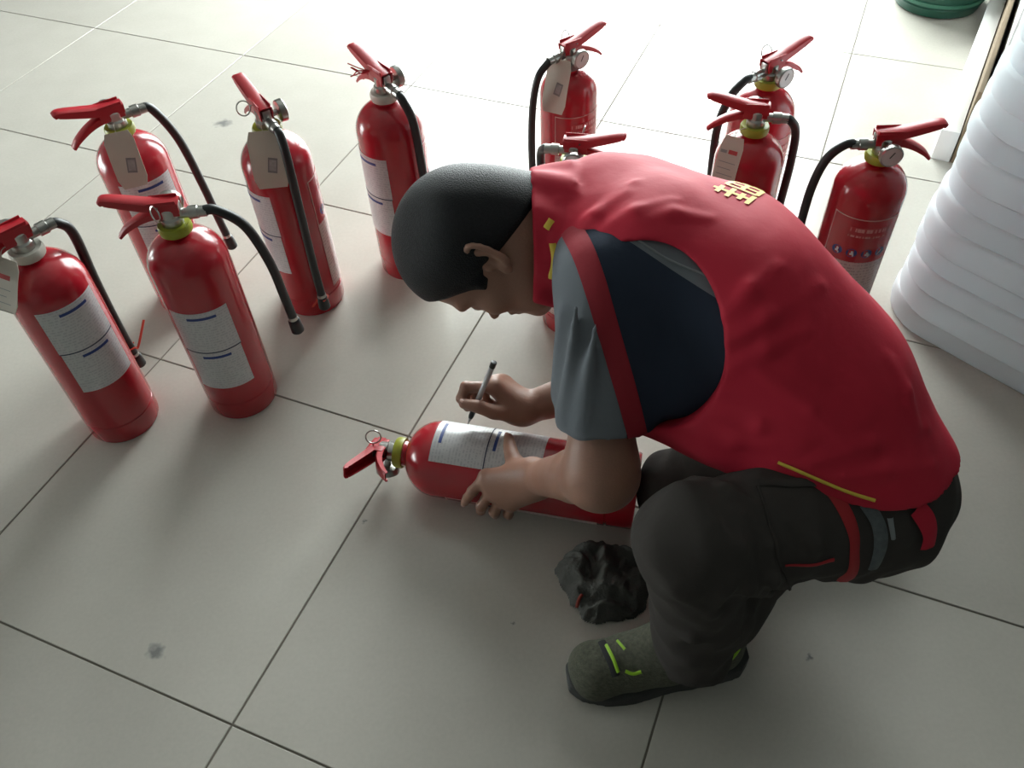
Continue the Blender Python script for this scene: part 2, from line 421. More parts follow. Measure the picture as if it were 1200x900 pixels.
def hang_tag(t, phi=0.0, out0=.034, tilt=0.0, w=.060, h=.100, mark='seal', top=.455, lean=0.0):
    """inspection card hung from the valve, resting on the shoulder of the body"""
    p = math.radians(phi); out = Vector((math.cos(p), math.sin(p), 0)); side = Vector((-math.sin(p), math.cos(p), 0))
    a = out * out0 + Vector((0, 0, top)); b = out * (R0 + .016 + lean) + Vector((0, 0, top - h * .93))
    dn = (b - a).normalized(); nrm = side.cross(dn).normalized()
    if nrm.dot(out) < 0: nrm = -nrm
    Rt = Matrix.Rotation(math.radians(tilt), 3, nrm); dn = Rt @ dn; sd = Rt @ side
    def pt(u, v, k=0.0):
        bow = .003 * math.sin(math.pi * min(max(v / h, 0), 1))
        return a + sd * u + dn * v + nrm * (k + bow)
    mb = MB(); n = 6; vs = []; fs = []
    for k in (0, .0009):
        for i in range(n + 1):
            c = .006 if i in (0, n) else 0
            for u in (-w / 2 + c, w / 2 - c): vs.append(pt(u, h * i / n, k))
    o = 2 * (n + 1)
    for i in range(n):
        q = 2 * i; fs += [(q, q + 1, q + 3, q + 2), (o + q, o + q + 2, o + q + 3, o + q + 1), (q, q + 2, o + q + 2, o + q), (q + 1, o + q + 1, o + q + 3, q + 3)]
    fs += [(0, o, o + 1, 1), (2 * n, 2 * n + 1, o + 2 * n + 1, o + 2 * n)]
    c = mb.add(vs, fs).build('inspection_tag', CARD, t)
    def rect(u0, u1, v0, v1, m_, nm, rot=0):
        cu, cv = (u0 + u1) / 2, (v0 + v1) / 2; q = []
        for (u, v) in ((u0, v0), (u1, v0), (u1, v1), (u0, v1)):
            du, dv = u - cu, v - cv; q.append(pt(cu + du * math.cos(rot) - dv * math.sin(rot), cv + du * math.sin(rot) + dv * math.cos(rot), .0012))
        MB().add(q, [(0, 1, 2, 3)]).build(nm, m_, c)
    if mark == 'seal':
        rect(-.002, .016, .050, .078, mat('stamp_grey', (.20, .19, .19), .6, noise=.3, nscale=120), 'printed_stamp', .2)
        rect(.0005, .0135, .054, .074, mat('stamp_grey_light', (.33, .31, .30), .6, noise=.3, nscale=160), 'printed_stamp_field', .2)
    else:
        rect(-.004, .018, .026, .034, mat('stamp_red', (.45, .05, .05), .6, noise=.25, nscale=90), 'printed_word')
        rect(-.024, -.008, .028, .034, GREYP, 'printed_word')
        for k in range(3): rect(-.022, .020 - .008 * (k % 2), .050 + .012 * k, .0515 + .012 * k, GREYP, 'printed_line')
    # string loop
    MB().tube(spline([pt(0, .006, .002), a + Vector((0, 0, .012)) - out * .004, Vector((0, 0, top + .008)) + out * .014], 4), .0008, 5).build('string', CARD, c)

def H(*p): return [(-.050, 0, .456)] + list(p)
extinguisher('red fire extinguisher with a white collar and a red-stamped card under its lever', (-.788, 1.135), -135, 1.0,
             hose=H((-.066, 0, .450), (-.080, -.006, .415), (-.079, -.022, .30), (-.080, -.034, .17), (-.084, -.042, .085)), tagc=dict(phi=24, tilt=-6, mark='word', w=.066, h=.088, lean=.006, out0=.042, top=.452), bz=.09, ring=WHT, tie=(.03, .05, .012, .03), pin=False)
extinguisher('red fire extinguisher with a bare body, no card, its hose swung clear of the body', (-.553, 1.180), -174, 1.0,
             hose=H((-.075, 0, .454), (-.113, .0, .415), (-.134, 0, .33), (-.140, 0, .25), (-.144, 0, .185)), bshift=-.02, bz=.03)
extinguisher('red fire extinguisher standing behind the bare one, pale card turned outward from the row', (-.730, 1.498), -147, 1.0,
             hose=H((-.070, 0, .448), (-.098, 0, .37), (-.112, 0, .25), (-.118, 0, .17), (-.124, 0, .105)), tagc=dict(phi=68, tilt=4, w=.056, h=.105, top=.445), pin=False, bshift=-.03, bz=.085)
extinguisher('red fire extinguisher with a pale card beside the hose hanging down its front', (-.440, 1.470), 123, 1.0,
             hose=H((-.068, 0, .448), (-.084, .004, .40), (-.088, .008, .28), (-.086, .01, .15), (-.086, .01, .062)), tagc=dict(phi=148, tilt=2, w=.066, h=.106, top=.448), tie=(.0, .03, .03, .012), bz=.06)
extinguisher('red fire extinguisher beside the crouching man\'s head, frayed red seal straps at its lever', (-.222, 1.572), 127, 1.0,
             hose=H((-.068, 0, .448), (-.084, -.008, .40), (-.088, -.012, .28), (-.086, -.016, .15), (-.086, -.02, .062)), seal=True, pin=False, ring=WHT, bz=.062)
extinguisher('red fire extinguisher with a pale card beside its gauge and blue pictograms below', (.160, 1.721), 33, .92,
             hose=H((-.064, 0, .450), (-.090, 0, .425), (-.106, 0, .36), (-.112, 0, .26), (-.110, 0, .15), (-.108, 0, .085)), tagc=dict(phi=200, tilt=4, w=.062, h=.118, top=.455), tie=(-.0, .08, .03, .02), ring=mat('grey_ring', (.2, .2, .2), .4), label_b=False)
extinguisher('red fire extinguisher without a card, lever raised over its gauge, black hose arching away', (.547, 1.571), 30, .96,
             hose=H((-.070, 0, .456), (-.105, 0, .43), (-.127, 0, .37), (-.125, 0, .27), (-.116, 0, .17), (-.112, 0, .10)), label_b=False)
extinguisher('red fire extinguisher with a slanting red-stamped card, standing close in front of another one', (.484, 1.413), 168, .95,
             hose=H((-.066, 0, .452), (-.082, -.01, .42), (-.088, -.02, .34), (-.088, -.03, .22), (-.090, -.035, .12)), tagc=dict(phi=42, tilt=14, mark='word', w=.056, h=.118, top=.43, out0=.050, lean=.014), pin=False, bz=.02)
extinguisher('red fire extinguisher next to the white foam bundle, chrome gauge and blue pictograms facing out', (.685, 1.303), -4, .95,
             hose=H((-.070, 0, .456), (-.098, 0, .425), (-.112, 0, .36), (-.114, 0, .26), (-.110, 0, .15), (-.108, 0, .09)), pin=False, label_b=False)
extinguisher('red fire extinguisher hidden behind the crouching man, only its lever and gauge showing', (.138, 1.356), -14, .92,
             hose=H((-.062, .010, .450), (-.074, .03, .42), (-.076, .04, .33), (-.090, 0, .20), (-.088, 0, .10)), label_b=False, dots=False)

# the one lying on the floor under the man's hands
ly = extinguisher('red fire extinguisher lying on its side under the man\'s hands, label up', (0, 0, 0), 0, 1.0, hose=None, bshift=-.34, bz=.098, pin=True)
LZ = Vector((-.966, .26, 0)).normalized(); LN = Vector((-.26, -.966, 0)).normalized()
LTH = math.radians(25)
LX = LN * math.cos(LTH) + Vector((0, 0, 1)) * math.sin(LTH); LY = LZ.cross(LX)
LB = Vector((.207, .840, R0 + .0005))
mm = Matrix.Identity(4)
for i in range(3): mm[i][0], mm[i][1], mm[i][2], mm[i][3] = LX[i], LY[i], LZ[i], LB[i]
ly.matrix_world = mm

# ------------------------------------------------------------------ foam bundle
def foam_mat():
    M = bpy.data.materials.new('foam_sheet'); M.use_nodes = True; nt = M.node_tree; N = nt.nodes; L = nt.links
    b = N['Principled BSDF']; b.inputs['Base Color'].default_value = (.93, .975, 1.0, 1); b.inputs['Roughness'].default_value = .6
    tc = N.new('ShaderNodeTexCoord'); nz = N.new('ShaderNodeTexNoise'); nz.inputs['Scale'].default_value = 160; L.new(tc.outputs['Object'], nz.inputs['Vector'])
    bp = N.new('ShaderNodeBump'); bp.inputs['Strength'].default_value = .12; bp.inputs['Distance'].default_value = .004; L.new(nz.outputs['Fac'], bp.inputs['Height']); L.new(bp.outputs[0], b.inputs['Normal'])
    tr = N.new('ShaderNodeBsdfTranslucent'); tr.inputs[0].default_value = (.95, .985, 1.0, 1); ms = N.new('ShaderNodeMixShader'); ms.inputs[0].default_value = .6
    L.new(b.outputs[0], ms.inputs[1]); L.new(tr.outputs[0], ms.inputs[2]); L.new(ms.outputs[0], N['Material Output'].inputs[0])
    return M
FOAM = foam_mat()
FD1 = Vector((.64, -.77, 0)).normalized(); FD2 = Vector((.77, .64, 0)).normalized()
FC = Vector((.775, 1.325, 0))                   # virtual corner of the footprint
fb = empty('foam_bundle', FC + FD1 * .35 + FD2 * .35)
tag(fb, 'white packing foam bundle, folded in soft ribbed layers, standing on the tiles', 'packing foam')
def foam_layer(z0, th, dx, dy):
    L1, L2, rc = .80, .62, .13
    outline = []
    for (cx, cy, a0) in ((rc, rc, 180), (L1 - rc, rc, 270), (L1 - rc, L2 - rc, 0), (rc, L2 - rc, 90)):
        for k in range(9):
            a = math.radians(a0 + 90 * k / 8); outline.append((cx, cy, math.cos(a), math.sin(a)))
    vs = []; fs = []; n = len(outline); rings = 7
    for i in range(rings):
        g = math.pi * i / (rings - 1) - math.pi / 2
        ins = .0055 * (1 - math.cos(g)); z = z0 + th / 2 + th / 2 * math.sin(g)
        for q, (cx, cy, ca, sa) in enumerate(outline):
            w = .0012 * math.sin(q * .5 + z0 * 50)
            u = cx + (rc - ins + w) * ca + dx; v = cy + (rc - ins + w) * sa + dy
            vs.append(FD1 * (u - .35) + FD2 * (v - .35) + Vector((0, 0, z)))
    for i in range(rings - 1):
        for k in range(n):
            k2 = (k + 1) % n; fs.append((i * n + k, i * n + k2, (i + 1) * n + k2, (i + 1) * n + k))
    fs.append(tuple(reversed(range(n)))); fs.append(tuple(range((rings - 1) * n, rings * n)))
    return MB().add(vs, fs).build('foam_layer', FOAM, fb, angle=80)
z = 0.0
for k in range(15):
    th = .050 + .004 * math.sin(k * 2.1)
    foam_layer(z, th + .006, .004 * math.sin(k * 1.3) + .04 * z, .004 * math.cos(k * 2.2) + .05 * z); z += th

# white board edge and a sheet standing in for the dark gap behind the foam
BD = Vector((.51, .86, 0)).normalized(); BN = Vector((.86, -.51, 0)).normalized()
def wbox(p0, l, w, z0, z1, material, name, parent=None, bev=.002):
    c = Vector(p0) + BD * (l / 2) + BN * (w / 2); R = Matrix((BD, BN, Vector((0, 0, 1)))).transposed()
    return MB().box((c.x, c.y, (z0 + z1) / 2), (l, w, z1 - z0), R, bev).build(name, material, parent)
BP = Vector((1.12, 1.87, 0))
bd = empty('board_stack', BP)
tag(bd, 'white low board with a brown sheet painted as gap shade, behind the foam bundle', 'board')
WB = mat('white_board', (.80, .81, .80), .45)
GAP_SHADE = mat('gap_shade_brown', (.20, .15, .095), .8, noise=.1)  # dark brown paints the shade inside the gap
def part(o, root):
    o.data.transform(Matrix.Translation(-root.location)); o.parent = root; return o
part(wbox(BP, 1.25, .045, 0, .085, WB, 'skirting_board'), bd)
part(wbox(BP + BN * .048, 1.2, .012, 0, .20, GAP_SHADE, 'gap_shade_sheet'), bd)  # sheet put in to draw the shaded gap behind the board
part(wbox(BP + BN * .075 + BD * .18, 1.05, .05, 0, .62, WB, 'upright_panel'), bd)

# green planter at the edge of the tiles
gp = empty('green_tub', (1.455, 2.735, 0)); tag(gp, 'dark green round plastic tub standing on the tiles by the white board', 'tub')
GP = mat('green_plastic', (.012, .075, .05), .4)
MB().lathe([(.095, .006), (.115, 0), (.128, .004), (.138, .03), (.135, .034), (.140, .06), (.146, .10), (.152, .16), (.160, .235), (.166, .24), (.166, .26), (.158, .26), (.15, .20), (.13, .04), (.02, .035)], 40).build('tub_body', GP, gp)
MB().lathe([(.1385, .040), (.1425, .040), (.1425, .050), (.1385, .050)], 40).build('rim_band', mat('green_plastic_light', (.03, .14, .09), .4), gp)
MB().lathe([(.02, .2), (.148, .2), (.148, .205), (.02, .215)], 32).build('soil', mat('soil', (.03, .022, .015), .95, noise=.4, nscale=60), gp)


# ------------------------------------------------------------------ ballpoint pen
TIP = Vector((-.082, .9500, .1425)); PTOP = Vector((-.026, .972, .280))
pd = (PTOP - TIP).normalized(); PL = .146
pen = empty('ballpoint_pen', TIP); tag(pen, 'clear ballpoint pen with black cap in the man\'s right hand', 'pen')
PM = pd.to_track_quat('Z', 'Y').to_matrix().to_4x4()
MB().lathe([(.0004, 0), (.0012, .003), (.0022, .010), (.0040, .016), (.0040, .017)], 14, PM).build('pen_tip', CHR, pen)
MB().lathe([(.0040, .017), (.0050, .022), (.0052, .040), (.0050, .052), (.0045, .052)], 14, PM).build('grip', BLK, pen)
MB().lathe([(.0046, .052), (.0048, .054), (.0048, .134), (.004, .135)], 14, PM).build('barrel', mat('pen_clear', (.55, .56, .58), .15, spec=.7), pen)
MB().lathe([(.0048, .134), (.0052, .135), (.0052, .1455), (.004, PL)], 14, PM).build('end_cap', BLK, pen)
MB().lathe([(.0014, .053), (.0014, .120)], 8, PM).build('ink_refill', BLK, pen)

# ------------------------------------------------------------------ implicit modelling (for the figure)
V = lambda *a: np.array(a, dtype=np.float32)
def unit(a): a = np.asarray(a, dtype=np.float64); return a / np.linalg.norm(a)
class Field:
    def __init__(s, lo, hi, h):
        s.lo = np.array(lo, np.float32); s.h = h
        s.n = np.ceil((np.array(hi) - s.lo) / h).astype(int) + 1
        s.D = np.full(tuple(s.n), .05, np.float32)
    def win(s, lo, hi):
        a = np.clip(np.floor((np.asarray(lo) - s.lo) / s.h).astype(int), 0, s.n)
        b = np.clip(np.ceil((np.asarray(hi) - s.lo) / s.h).astype(int) + 1, 0, s.n)
        sl = tuple(slice(x, y) for x, y in zip(a, b))
        ax = [s.lo[i] + s.h * np.arange(a[i], b[i], dtype=np.float32) for i in range(3)]
        return sl, ax
    def op(s, fn, lo, hi, k=0.0, mode='add'):
        sl, (x, y, z) = s.win(lo, hi)
        if any(q.stop <= q.start for q in sl): return
        d = fn(x[:, None, None], y[None, :, None], z[None, None, :]); D = s.D[sl]
        if mode == 'add':
            if k > 0:
                hh = np.maximum(k - np.abs(D - d), 0) / k; s.D[sl] = np.minimum(D, d) - hh * hh * k * .25
            else: s.D[sl] = np.minimum(D, d)
        elif mode == 'sub':
            if k > 0:
                hh = np.maximum(k - np.abs(D + d), 0) / k; s.D[sl] = np.maximum(D, -d) + hh * hh * k * .25
            else: s.D[sl] = np.maximum(D, -d)
    def cone(s, a, b, ra, rb, k=.02, mode='add'):
        a = np.asarray(a, np.float32); b = np.asarray(b, np.float32); ba = b - a; L = float(ba @ ba) + 1e-12
        m_ = max(ra, rb) + max(k, .01) + .03
        def fn(x, y, z):
            px, py, pz = x - a[0], y - a[1], z - a[2]
            t = np.clip((px * ba[0] + py * ba[1] + pz * ba[2]) / L, 0, 1)
            return np.sqrt((px - t * ba[0]) ** 2 + (py - t * ba[1]) ** 2 + (pz - t * ba[2]) ** 2) - (ra + (rb - ra) * t)
        s.op(fn, np.minimum(a, b) - m_, np.maximum(a, b) + m_, k, mode)
    def chain(s, pts, rs, k=.02):
        """round cones end to end, joined without swelling at the joints"""
        P_ = [np.asarray(p, np.float32) for p in pts]; m_ = max(rs) + max(k, .01) + .03
        def fn(x, y, z):
            out = None
            for i in range(len(P_) - 1):
                a = P_[i]; ba = P_[i + 1] - a; L = float(ba @ ba) + 1e-12
                px, py, pz = x - a[0], y - a[1], z - a[2]
                t = np.clip((px * ba[0] + py * ba[1] + pz * ba[2]) / L, 0, 1)
                d = np.sqrt((px - t * ba[0]) ** 2 + (py - t * ba[1]) ** 2 + (pz - t * ba[2]) ** 2) - (rs[i] + (rs[i + 1] - rs[i]) * t)
                if out is None: out = d
                else:
                    hh = np.maximum(.012 - np.abs(out - d), 0) / .012; out = np.minimum(out, d) - hh * hh * .001
            return out
        s.op(fn, np.min(P_, 0) - m_, np.max(P_, 0) + m_, k)
    def ell(s, c, ax, r, k=.01, mode='add'):
        c = np.asarray(c, np.float32); ax = np.asarray(ax, np.float32); m_ = max(r) + max(k, .01) + .02
        def fn(x, y, z):
            px, py, pz = x - c[0], y - c[1], z - c[2]
            q = [(px * a[0] + py * a[1] + pz * a[2]) for a in ax]
            k0 = np.sqrt(sum((q[i] / r[i]) ** 2 for i in range(3))); k1 = np.sqrt(sum((q[i] / r[i] ** 2) ** 2 for i in range(3))) + 1e-6
            return k0 * (k0 - 1) / k1
        s.op(fn, c - m_, c + m_, k, mode)
    def half(s, p, n, keep_below=True):
        """cut away what lies on the +n side of the plane"""
        p = np.asarray(p, np.float32); n = np.asarray(unit(n), np.float32)
        x, y, z = [s.lo[i] + s.h * np.arange(s.n[i], dtype=np.float32) for i in range(3)]
        d = (x[:, None, None] - p[0]) * n[0] + (y[None, :, None] - p[1]) * n[1] + (z[None, None, :] - p[2]) * n[2]
        s.D = np.maximum(s.D, d)
    def wrinkle(s, waves):
        x, y, z = [s.lo[i] + s.h * np.arange(s.n[i], dtype=np.float32) for i in range(3)]
        for (kx, ky, kz, ph, am) in waves:
            s.D += am * np.sin(kx * x[:, None, None] + ky * y[None, :, None] + kz * z[None, None, :] + ph)
    def at(s, p):
        i = (np.asarray(p) - s.lo) / s.h; i0 = np.clip(np.floor(i).astype(int), 0, s.n - 2); f = np.clip(i - i0, 0, 1)
        v = 0
        for dx in (0, 1):
            for dy in (0, 1):
                for dz in (0, 1):
                    w = (f[0] if dx else 1 - f[0]) * (f[1] if dy else 1 - f[1]) * (f[2] if dz else 1 - f[2])
                    v += w * s.D[i0[0] + dx, i0[1] + dy, i0[2] + dz]
        return float(v)
    def mesh(s):
        D = s.D.copy(); D[0] = D[-1] = .05; D[:, 0] = D[:, -1] = .05; D[:, :, 0] = D[:, :, -1] = .05
        ins = D < 0; n = D.shape
        c = np.zeros((n[0] - 1, n[1] - 1, n[2] - 1), np.int8)
        for dx in (0, 1):
            for dy in (0, 1):
                for dz in (0, 1): c += ins[dx:n[0] - 1 + dx, dy:n[1] - 1 + dy, dz:n[2] - 1 + dz]
        act = np.argwhere((c > 0) & (c < 8)); idx = np.full(c.shape, -1, np.int64); idx[tuple(act.T)] = np.arange(len(act))
        acc = np.zeros((len(act), 3)); cnt = np.zeros(len(act))
        corners = [(a, b, e) for a in (0, 1) for b in (0, 1) for e in (0, 1)]
        val = {q: D[act[:, 0] + q[0], act[:, 1] + q[1], act[:, 2] + q[2]] for q in corners}
        for q in corners:
            for ax in range(3):
                if q[ax]: continue
                w = list(q); w[ax] = 1; w = tuple(w)
                a, b = val[q], val[w]; mk = (a < 0) != (b < 0); t = np.where(mk, a / np.where(mk, a - b, 1), 0)
                p = np.array(q, float)[None, :].repeat(len(act), 0); p[:, ax] += t
                acc[mk] += p[mk]; cnt[mk] += 1
        vs = s.lo + s.h * (act + acc / cnt[:, None])
        faces = []
        for ax in range(3):
            o = [i for i in range(3) if i != ax]
            a = np.moveaxis(ins, ax, 0); e = a[:-1] != a[1:]
            e = e[:, 1:-1, 1:-1]; g = np.argwhere(e)
            fl = a[:-1, 1:-1, 1:-1][e]
            def cell(du, dv):
                q = np.zeros((len(g), 3), int); q[:, ax] = g[:, 0]; q[:, o[0]] = g[:, 1] + du; q[:, o[1]] = g[:, 2] + dv
                return idx[tuple(q.T)]
            f = np.stack([cell(0, 0), cell(1, 0), cell(1, 1), cell(0, 1)], 1)
            flip = fl if ax != 1 else ~fl
            f[~flip] = f[~flip][:, ::-1]
            faces.append(f)
        return vs, np.concatenate(faces)
def relax(vs, fs, it=2, lam=.5):
    for _ in range(it):
        acc = np.zeros_like(vs); cnt = np.zeros(len(vs))
        for i in range(4):
            j = fs[:, (i + 1) % 4]
            np.add.at(acc, fs[:, i], vs[j]); np.add.at(cnt, fs[:, i], 1)
            np.add.at(acc, j, vs[fs[:, i]]); np.add.at(cnt, j, 1)
        vs = vs + lam * (acc / np.maximum(cnt, 1)[:, None] - vs)
    return vs
def np_mesh(name, vs, fs, material):
    me = bpy.data.meshes.new(name)
    me.vertices.add(len(vs)); me.vertices.foreach_set('co', np.asarray(vs, np.float32).ravel())
    me.loops.add(fs.size); me.loops.foreach_set('vertex_index', fs.astype(np.int32).ravel())
    me.polygons.add(len(fs)); me.polygons.foreach_set('loop_start', (np.arange(len(fs)) * fs.shape[1]).astype(np.int32))
    me.update(calc_edges=True); me.validate()
    me.polygons.foreach_set('use_smooth', [True] * len(me.polygons))
    me.materials.append(material); return me

# ------------------------------------------------------------------ crumpled rag
def rag():
    from mathutils import noise as mn
    c = Vector((.140, .706, 0)); n = 130; S = .098; vs = []; fs = []; ids = {}
    for i in range(n + 1):
        for j in range(n + 1):
            x, y = S * (2 * i / n - 1), S * (2 * j / n - 1); a = math.atan2(y, x)
            rim = .076 + .016 * mn.noise(Vector((math.cos(a) * 1.6 + 3, math.sin(a) * 1.6, 2.2))) + .006 * mn.noise(Vector((math.cos(a) * 5, math.sin(a) * 5, 7)))
            m_ = 1 - math.hypot(x * .96, y) / rim
            if m_ < 0: continue
            wx = x + .018 * mn.noise(Vector((x * 22, y * 22, 1))); wy = y + .018 * mn.noise(Vector((x * 22, y * 22, 9)))
            f1 = 1 - abs(mn.noise(Vector((wx * 19 + 5, wy * 30, 4)))) * 2.2; f2 = 1 - abs(mn.noise(Vector((wx * 44, wy * 30 + 8, 2)))) * 2.0
            edge = min(1, m_ * 5) ** .6
            h = .0012 + edge * (.010 + .020 * max(f1, -.2) * min(1, m_ * 2.2 + .25) + .0085 * max(f2, -.3) + .016 * min(1, m_ * 1.6))
            ids[i, j] = len(vs); vs.append((x, y, max(h, .0012)))
    for i in range(n):
        for j in range(n):
            q = [(i, j), (i + 1, j), (i + 1, j + 1), (i, j + 1)]
            if all(k in ids for k in q): fs.append(tuple(ids[k] for k in q))
    o = MB().add(vs, fs).build('cleaning_rag', mat('grey_cloth', (.085, .085, .078), .95, spec=.15, noise=.25, nscale=40, bump=.4, bscale=300), angle=180)
    md = o.modifiers.new('thickness', 'SOLIDIFY'); md.thickness = .0012; md.offset = 1
    o.location = c
    tag(o, 'crumpled dark grey cleaning rag on the tiles by the man\'s knee', 'rag')
    MB().tube(spline([(-.044, -.036, .030), (-.050, -.042, .024), (-.054, -.050, .013)], 4), .0030, 6).build('red_hem', mat('rag_red', (.20, .03, .02), .9), o)
rag()

# ------------------------------------------------------------------ the crouching man
SKIN = mat('skin', (.31, .160, .112), .48, noise=.10, nscale=25, sss=.12, bump=.08, bscale=300)
HAIR = mat('hair', (.010, .011, .0135), .5, spec=.25, noise=.6, nscale=260, bump=.5, bscale=560)
VEST = mat('vest_red', (.48, .018, .042), .70, spec=.25, noise=.05, nscale=8, bump=.06, bscale=50)
SHIRT = mat('shirt_grey', (.150, .165, .185), .85, spec=.2, noise=.06, nscale=12, bump=.10, bscale=70)
NAVY = mat('shirt_navy', (.026, .035, .055), .85, spec=.15, noise=.1, nscale=12, bump=.10, bscale=70)
TROU = mat('trouser_cloth', (.048, .043, .040), .9, spec=.15, noise=.12, nscale=14, bump=.12, bscale=60)
TRIM = mat('trouser_red', (.34, .012, .018), .7)
YEL = mat('yellow_trim', (.70, .50, .06), .6)
PIPE = mat('grey_piping', (.20, .22, .23), .7)

# skeleton (metres, world frame)
hipL, hipR = V(.462, .622, .335), V(.465, .790, .320)
kneeL, ankL = V(.205, .528, .420), V(.240, .545, .085)
kneeR, ankR = V(.275, .830, .075), V(.600, .890, .085)
SP = [V(.465, .690, .348), V(.402, .748, .458), V(.298, .842, .533), V(.200, .920, .548), V(.130, .970, .540)]
SW = [.070, .062, .070, .080, .075]
SRD = [.094, .093, .100, .088, .064]
shL, shR = V(.135, .825, .570), V(.135, 1.095, .455)
elL, wrL = V(.113, .672, .362), V(.030, .815, .160)
elR, wrR = V(.235, 1.000, .200), V(.017, .965, .158)
def lat(i):
    a = unit(V(-.02, -1, .10)); b = unit(shL - shR); t = i / 4
    return unit(a * (1 - t) + b * t).astype(np.float32)
def torso(F, grow=0.0, k=.05, n0=0):
    for s in (-1, 0, 1):
        pts = [SP[i] + lat(i) * SW[i] * s for i in range(n0, 5)]
        F.chain(pts, [SRD[i] + grow - (.012 if s else 0) for i in range(n0, 5)], k)
        
# head frame
HC = V(-.030, .955, .535)
_cR, _cU, _cF = np.array(CR), np.array(CU), np.array(CF)
hu = unit(V(-.97, .15, .13)); _l0 = unit(V(0, -.665, .747)); _l0 = unit(_l0 - hu * (_l0 @ hu)); _f0 = np.cross(_l0, hu)
_al = math.radians(30)
hf = unit(_f0 * math.cos(_al) - _l0 * math.sin(_al)); hl = unit(_l0 * math.cos(_al) + _f0 * math.sin(_al))
HS = .955
def hp(f, l, u): return (HC + (hf * f + hl * l + hu * u) * HS).astype(np.float32)
HA = [hf, hl, hu]
def skull(F, g=0.0):
    F.ell(hp(-.012, 0, .018), HA, (.094 + g, .074 + g, .094 + g), .02)
    F.ell(hp(.028, 0, -.035), HA, (.062 + g, .057 + g, .080 + g), .03)
    F.ell(hp(.030, 0, -.080), HA, (.052 + g, .046 + g, .038 + g), .03)
    F.ell(hp(.0, 0, .05), HA, (.084 + g, .070 + g, .071 + g), .03)
    for s in (1, -1): F.cone(hp(-.012, s * .050, -.055), hp(.055, s * .026, -.092), .016 + g, .016 + g, .02)
neckb = V(.120, .962, .535)
def head_field():
    F = Field(HC - .19, HC + .19, .0026)
    skull(F)
    F.cone(hp(-.035, 0, -.045), neckb, .058, .066, .03)
    F.cone(hp(-.060, 0, -.020), neckb + V(.0, .01, .03), .040, .045, .03)
    # face
    F.ell(hp(.078, 0, .018), HA, (.020, .052, .012), .016)                # brow
    F.cone(hp(.084, 0, .006), hp(.097, 0, -.026), .0075, .0105, .010)       # nose
    for s in (1, -1):
        F.ell(hp(.100, s * .011, -.030), HA, (.010, .009, .008), .006)    # nostril wings
        F.ell(hp(.092, s * .031, -.002), HA, (.012, .017, .009), .010, 'sub')  # eye sockets
        F.ell(hp(.075, s * .031, -.003), HA, (.0135, .0135, .0125), .002)   # lids over the eyeballs
        F.ell(hp(.064, s * .042, -.030), HA, (.020, .018, .016), .02)     # cheek bones
    F.ell(hp(.090, 0, -.056), HA, (.010, .024, .006), .006)
    F.ell(hp(.088, 0, -.067), HA, (.010, .020, .006), .005)
    F.cone(hp(.101, -.020, -.0615), hp(.101, .020, -.0615), .0018, .0018, .002, 'sub')
    F.ell(hp(.074, 0, -.096), HA, (.022, .024, .018), .014)
    # ears
    for s in (1, -1):
        ea = unit(hu * .95 - hf * .25); eo = unit(hl * s * .36 - hf * .93); en = np.cross(ea, eo)
        c = hp(-.014, s * .081, -.012)
        F.ell(c, [ea, eo, en], (.032, .018, .0065), .005)
        rim = [c + ea * (.029 * math.cos(t)) + eo * (.004 + .015 * math.sin(t)) + np.array(hl) * s * .004 for t in np.linspace(-.5, 2.9, 9)]
        for i in range(8): F.cone(rim[i], rim[i + 1], .0042, .0042, .002)
        F.ell(c + np.array(hl) * s * .007 - ea * .002 + hf * .002, [ea, eo, en], (.016, .009, .008), .003, 'sub')
        F.ell(c - ea * .030 + hf * .003, HA, (.007, .006, .009), .006)
        F.ell(c + hf * .012 - ea * .006 + np.array(hl) * s * .001, HA, (.005, .005, .008), .004)
    return F
def hair_field():
    F = Field(HC - .15, HC + .15, .0030)
    skull(F)
    F.cone(hp(-.035, 0, -.045), neckb, .058, .066, .03)
    F.cone(hp(-.060, 0, -.020), neckb + V(.0, .01, .03), .040, .045, .03)
    x, y, z = [F.lo[i] + F.h * np.arange(F.n[i], dtype=np.float32) - HC[i] for i in range(3)]
    dot = lambda a: x[:, None, None] * a[0] + y[None, :, None] * a[1] + z[None, None, :] * a[2]
    f, u, l = dot(hf), dot(hu), np.abs(dot(hl))
    line = u - .62 * f + .020 - .55 * np.clip(f - .045, 0, 1)              # nape low, forehead high
    sb = np.minimum(.018 - np.abs(f - .028), u + .024); kk = np.clip(.02 - np.abs(line - sb), 0, 1) / .02; line = np.maximum(line, sb) + kk * kk * .005   # sideburn
    t = np.clip((line + .002) / .022, 0, 1); t = t * t * (3 - 2 * t)
    F.D += .006 - (.014 * t)
    return F

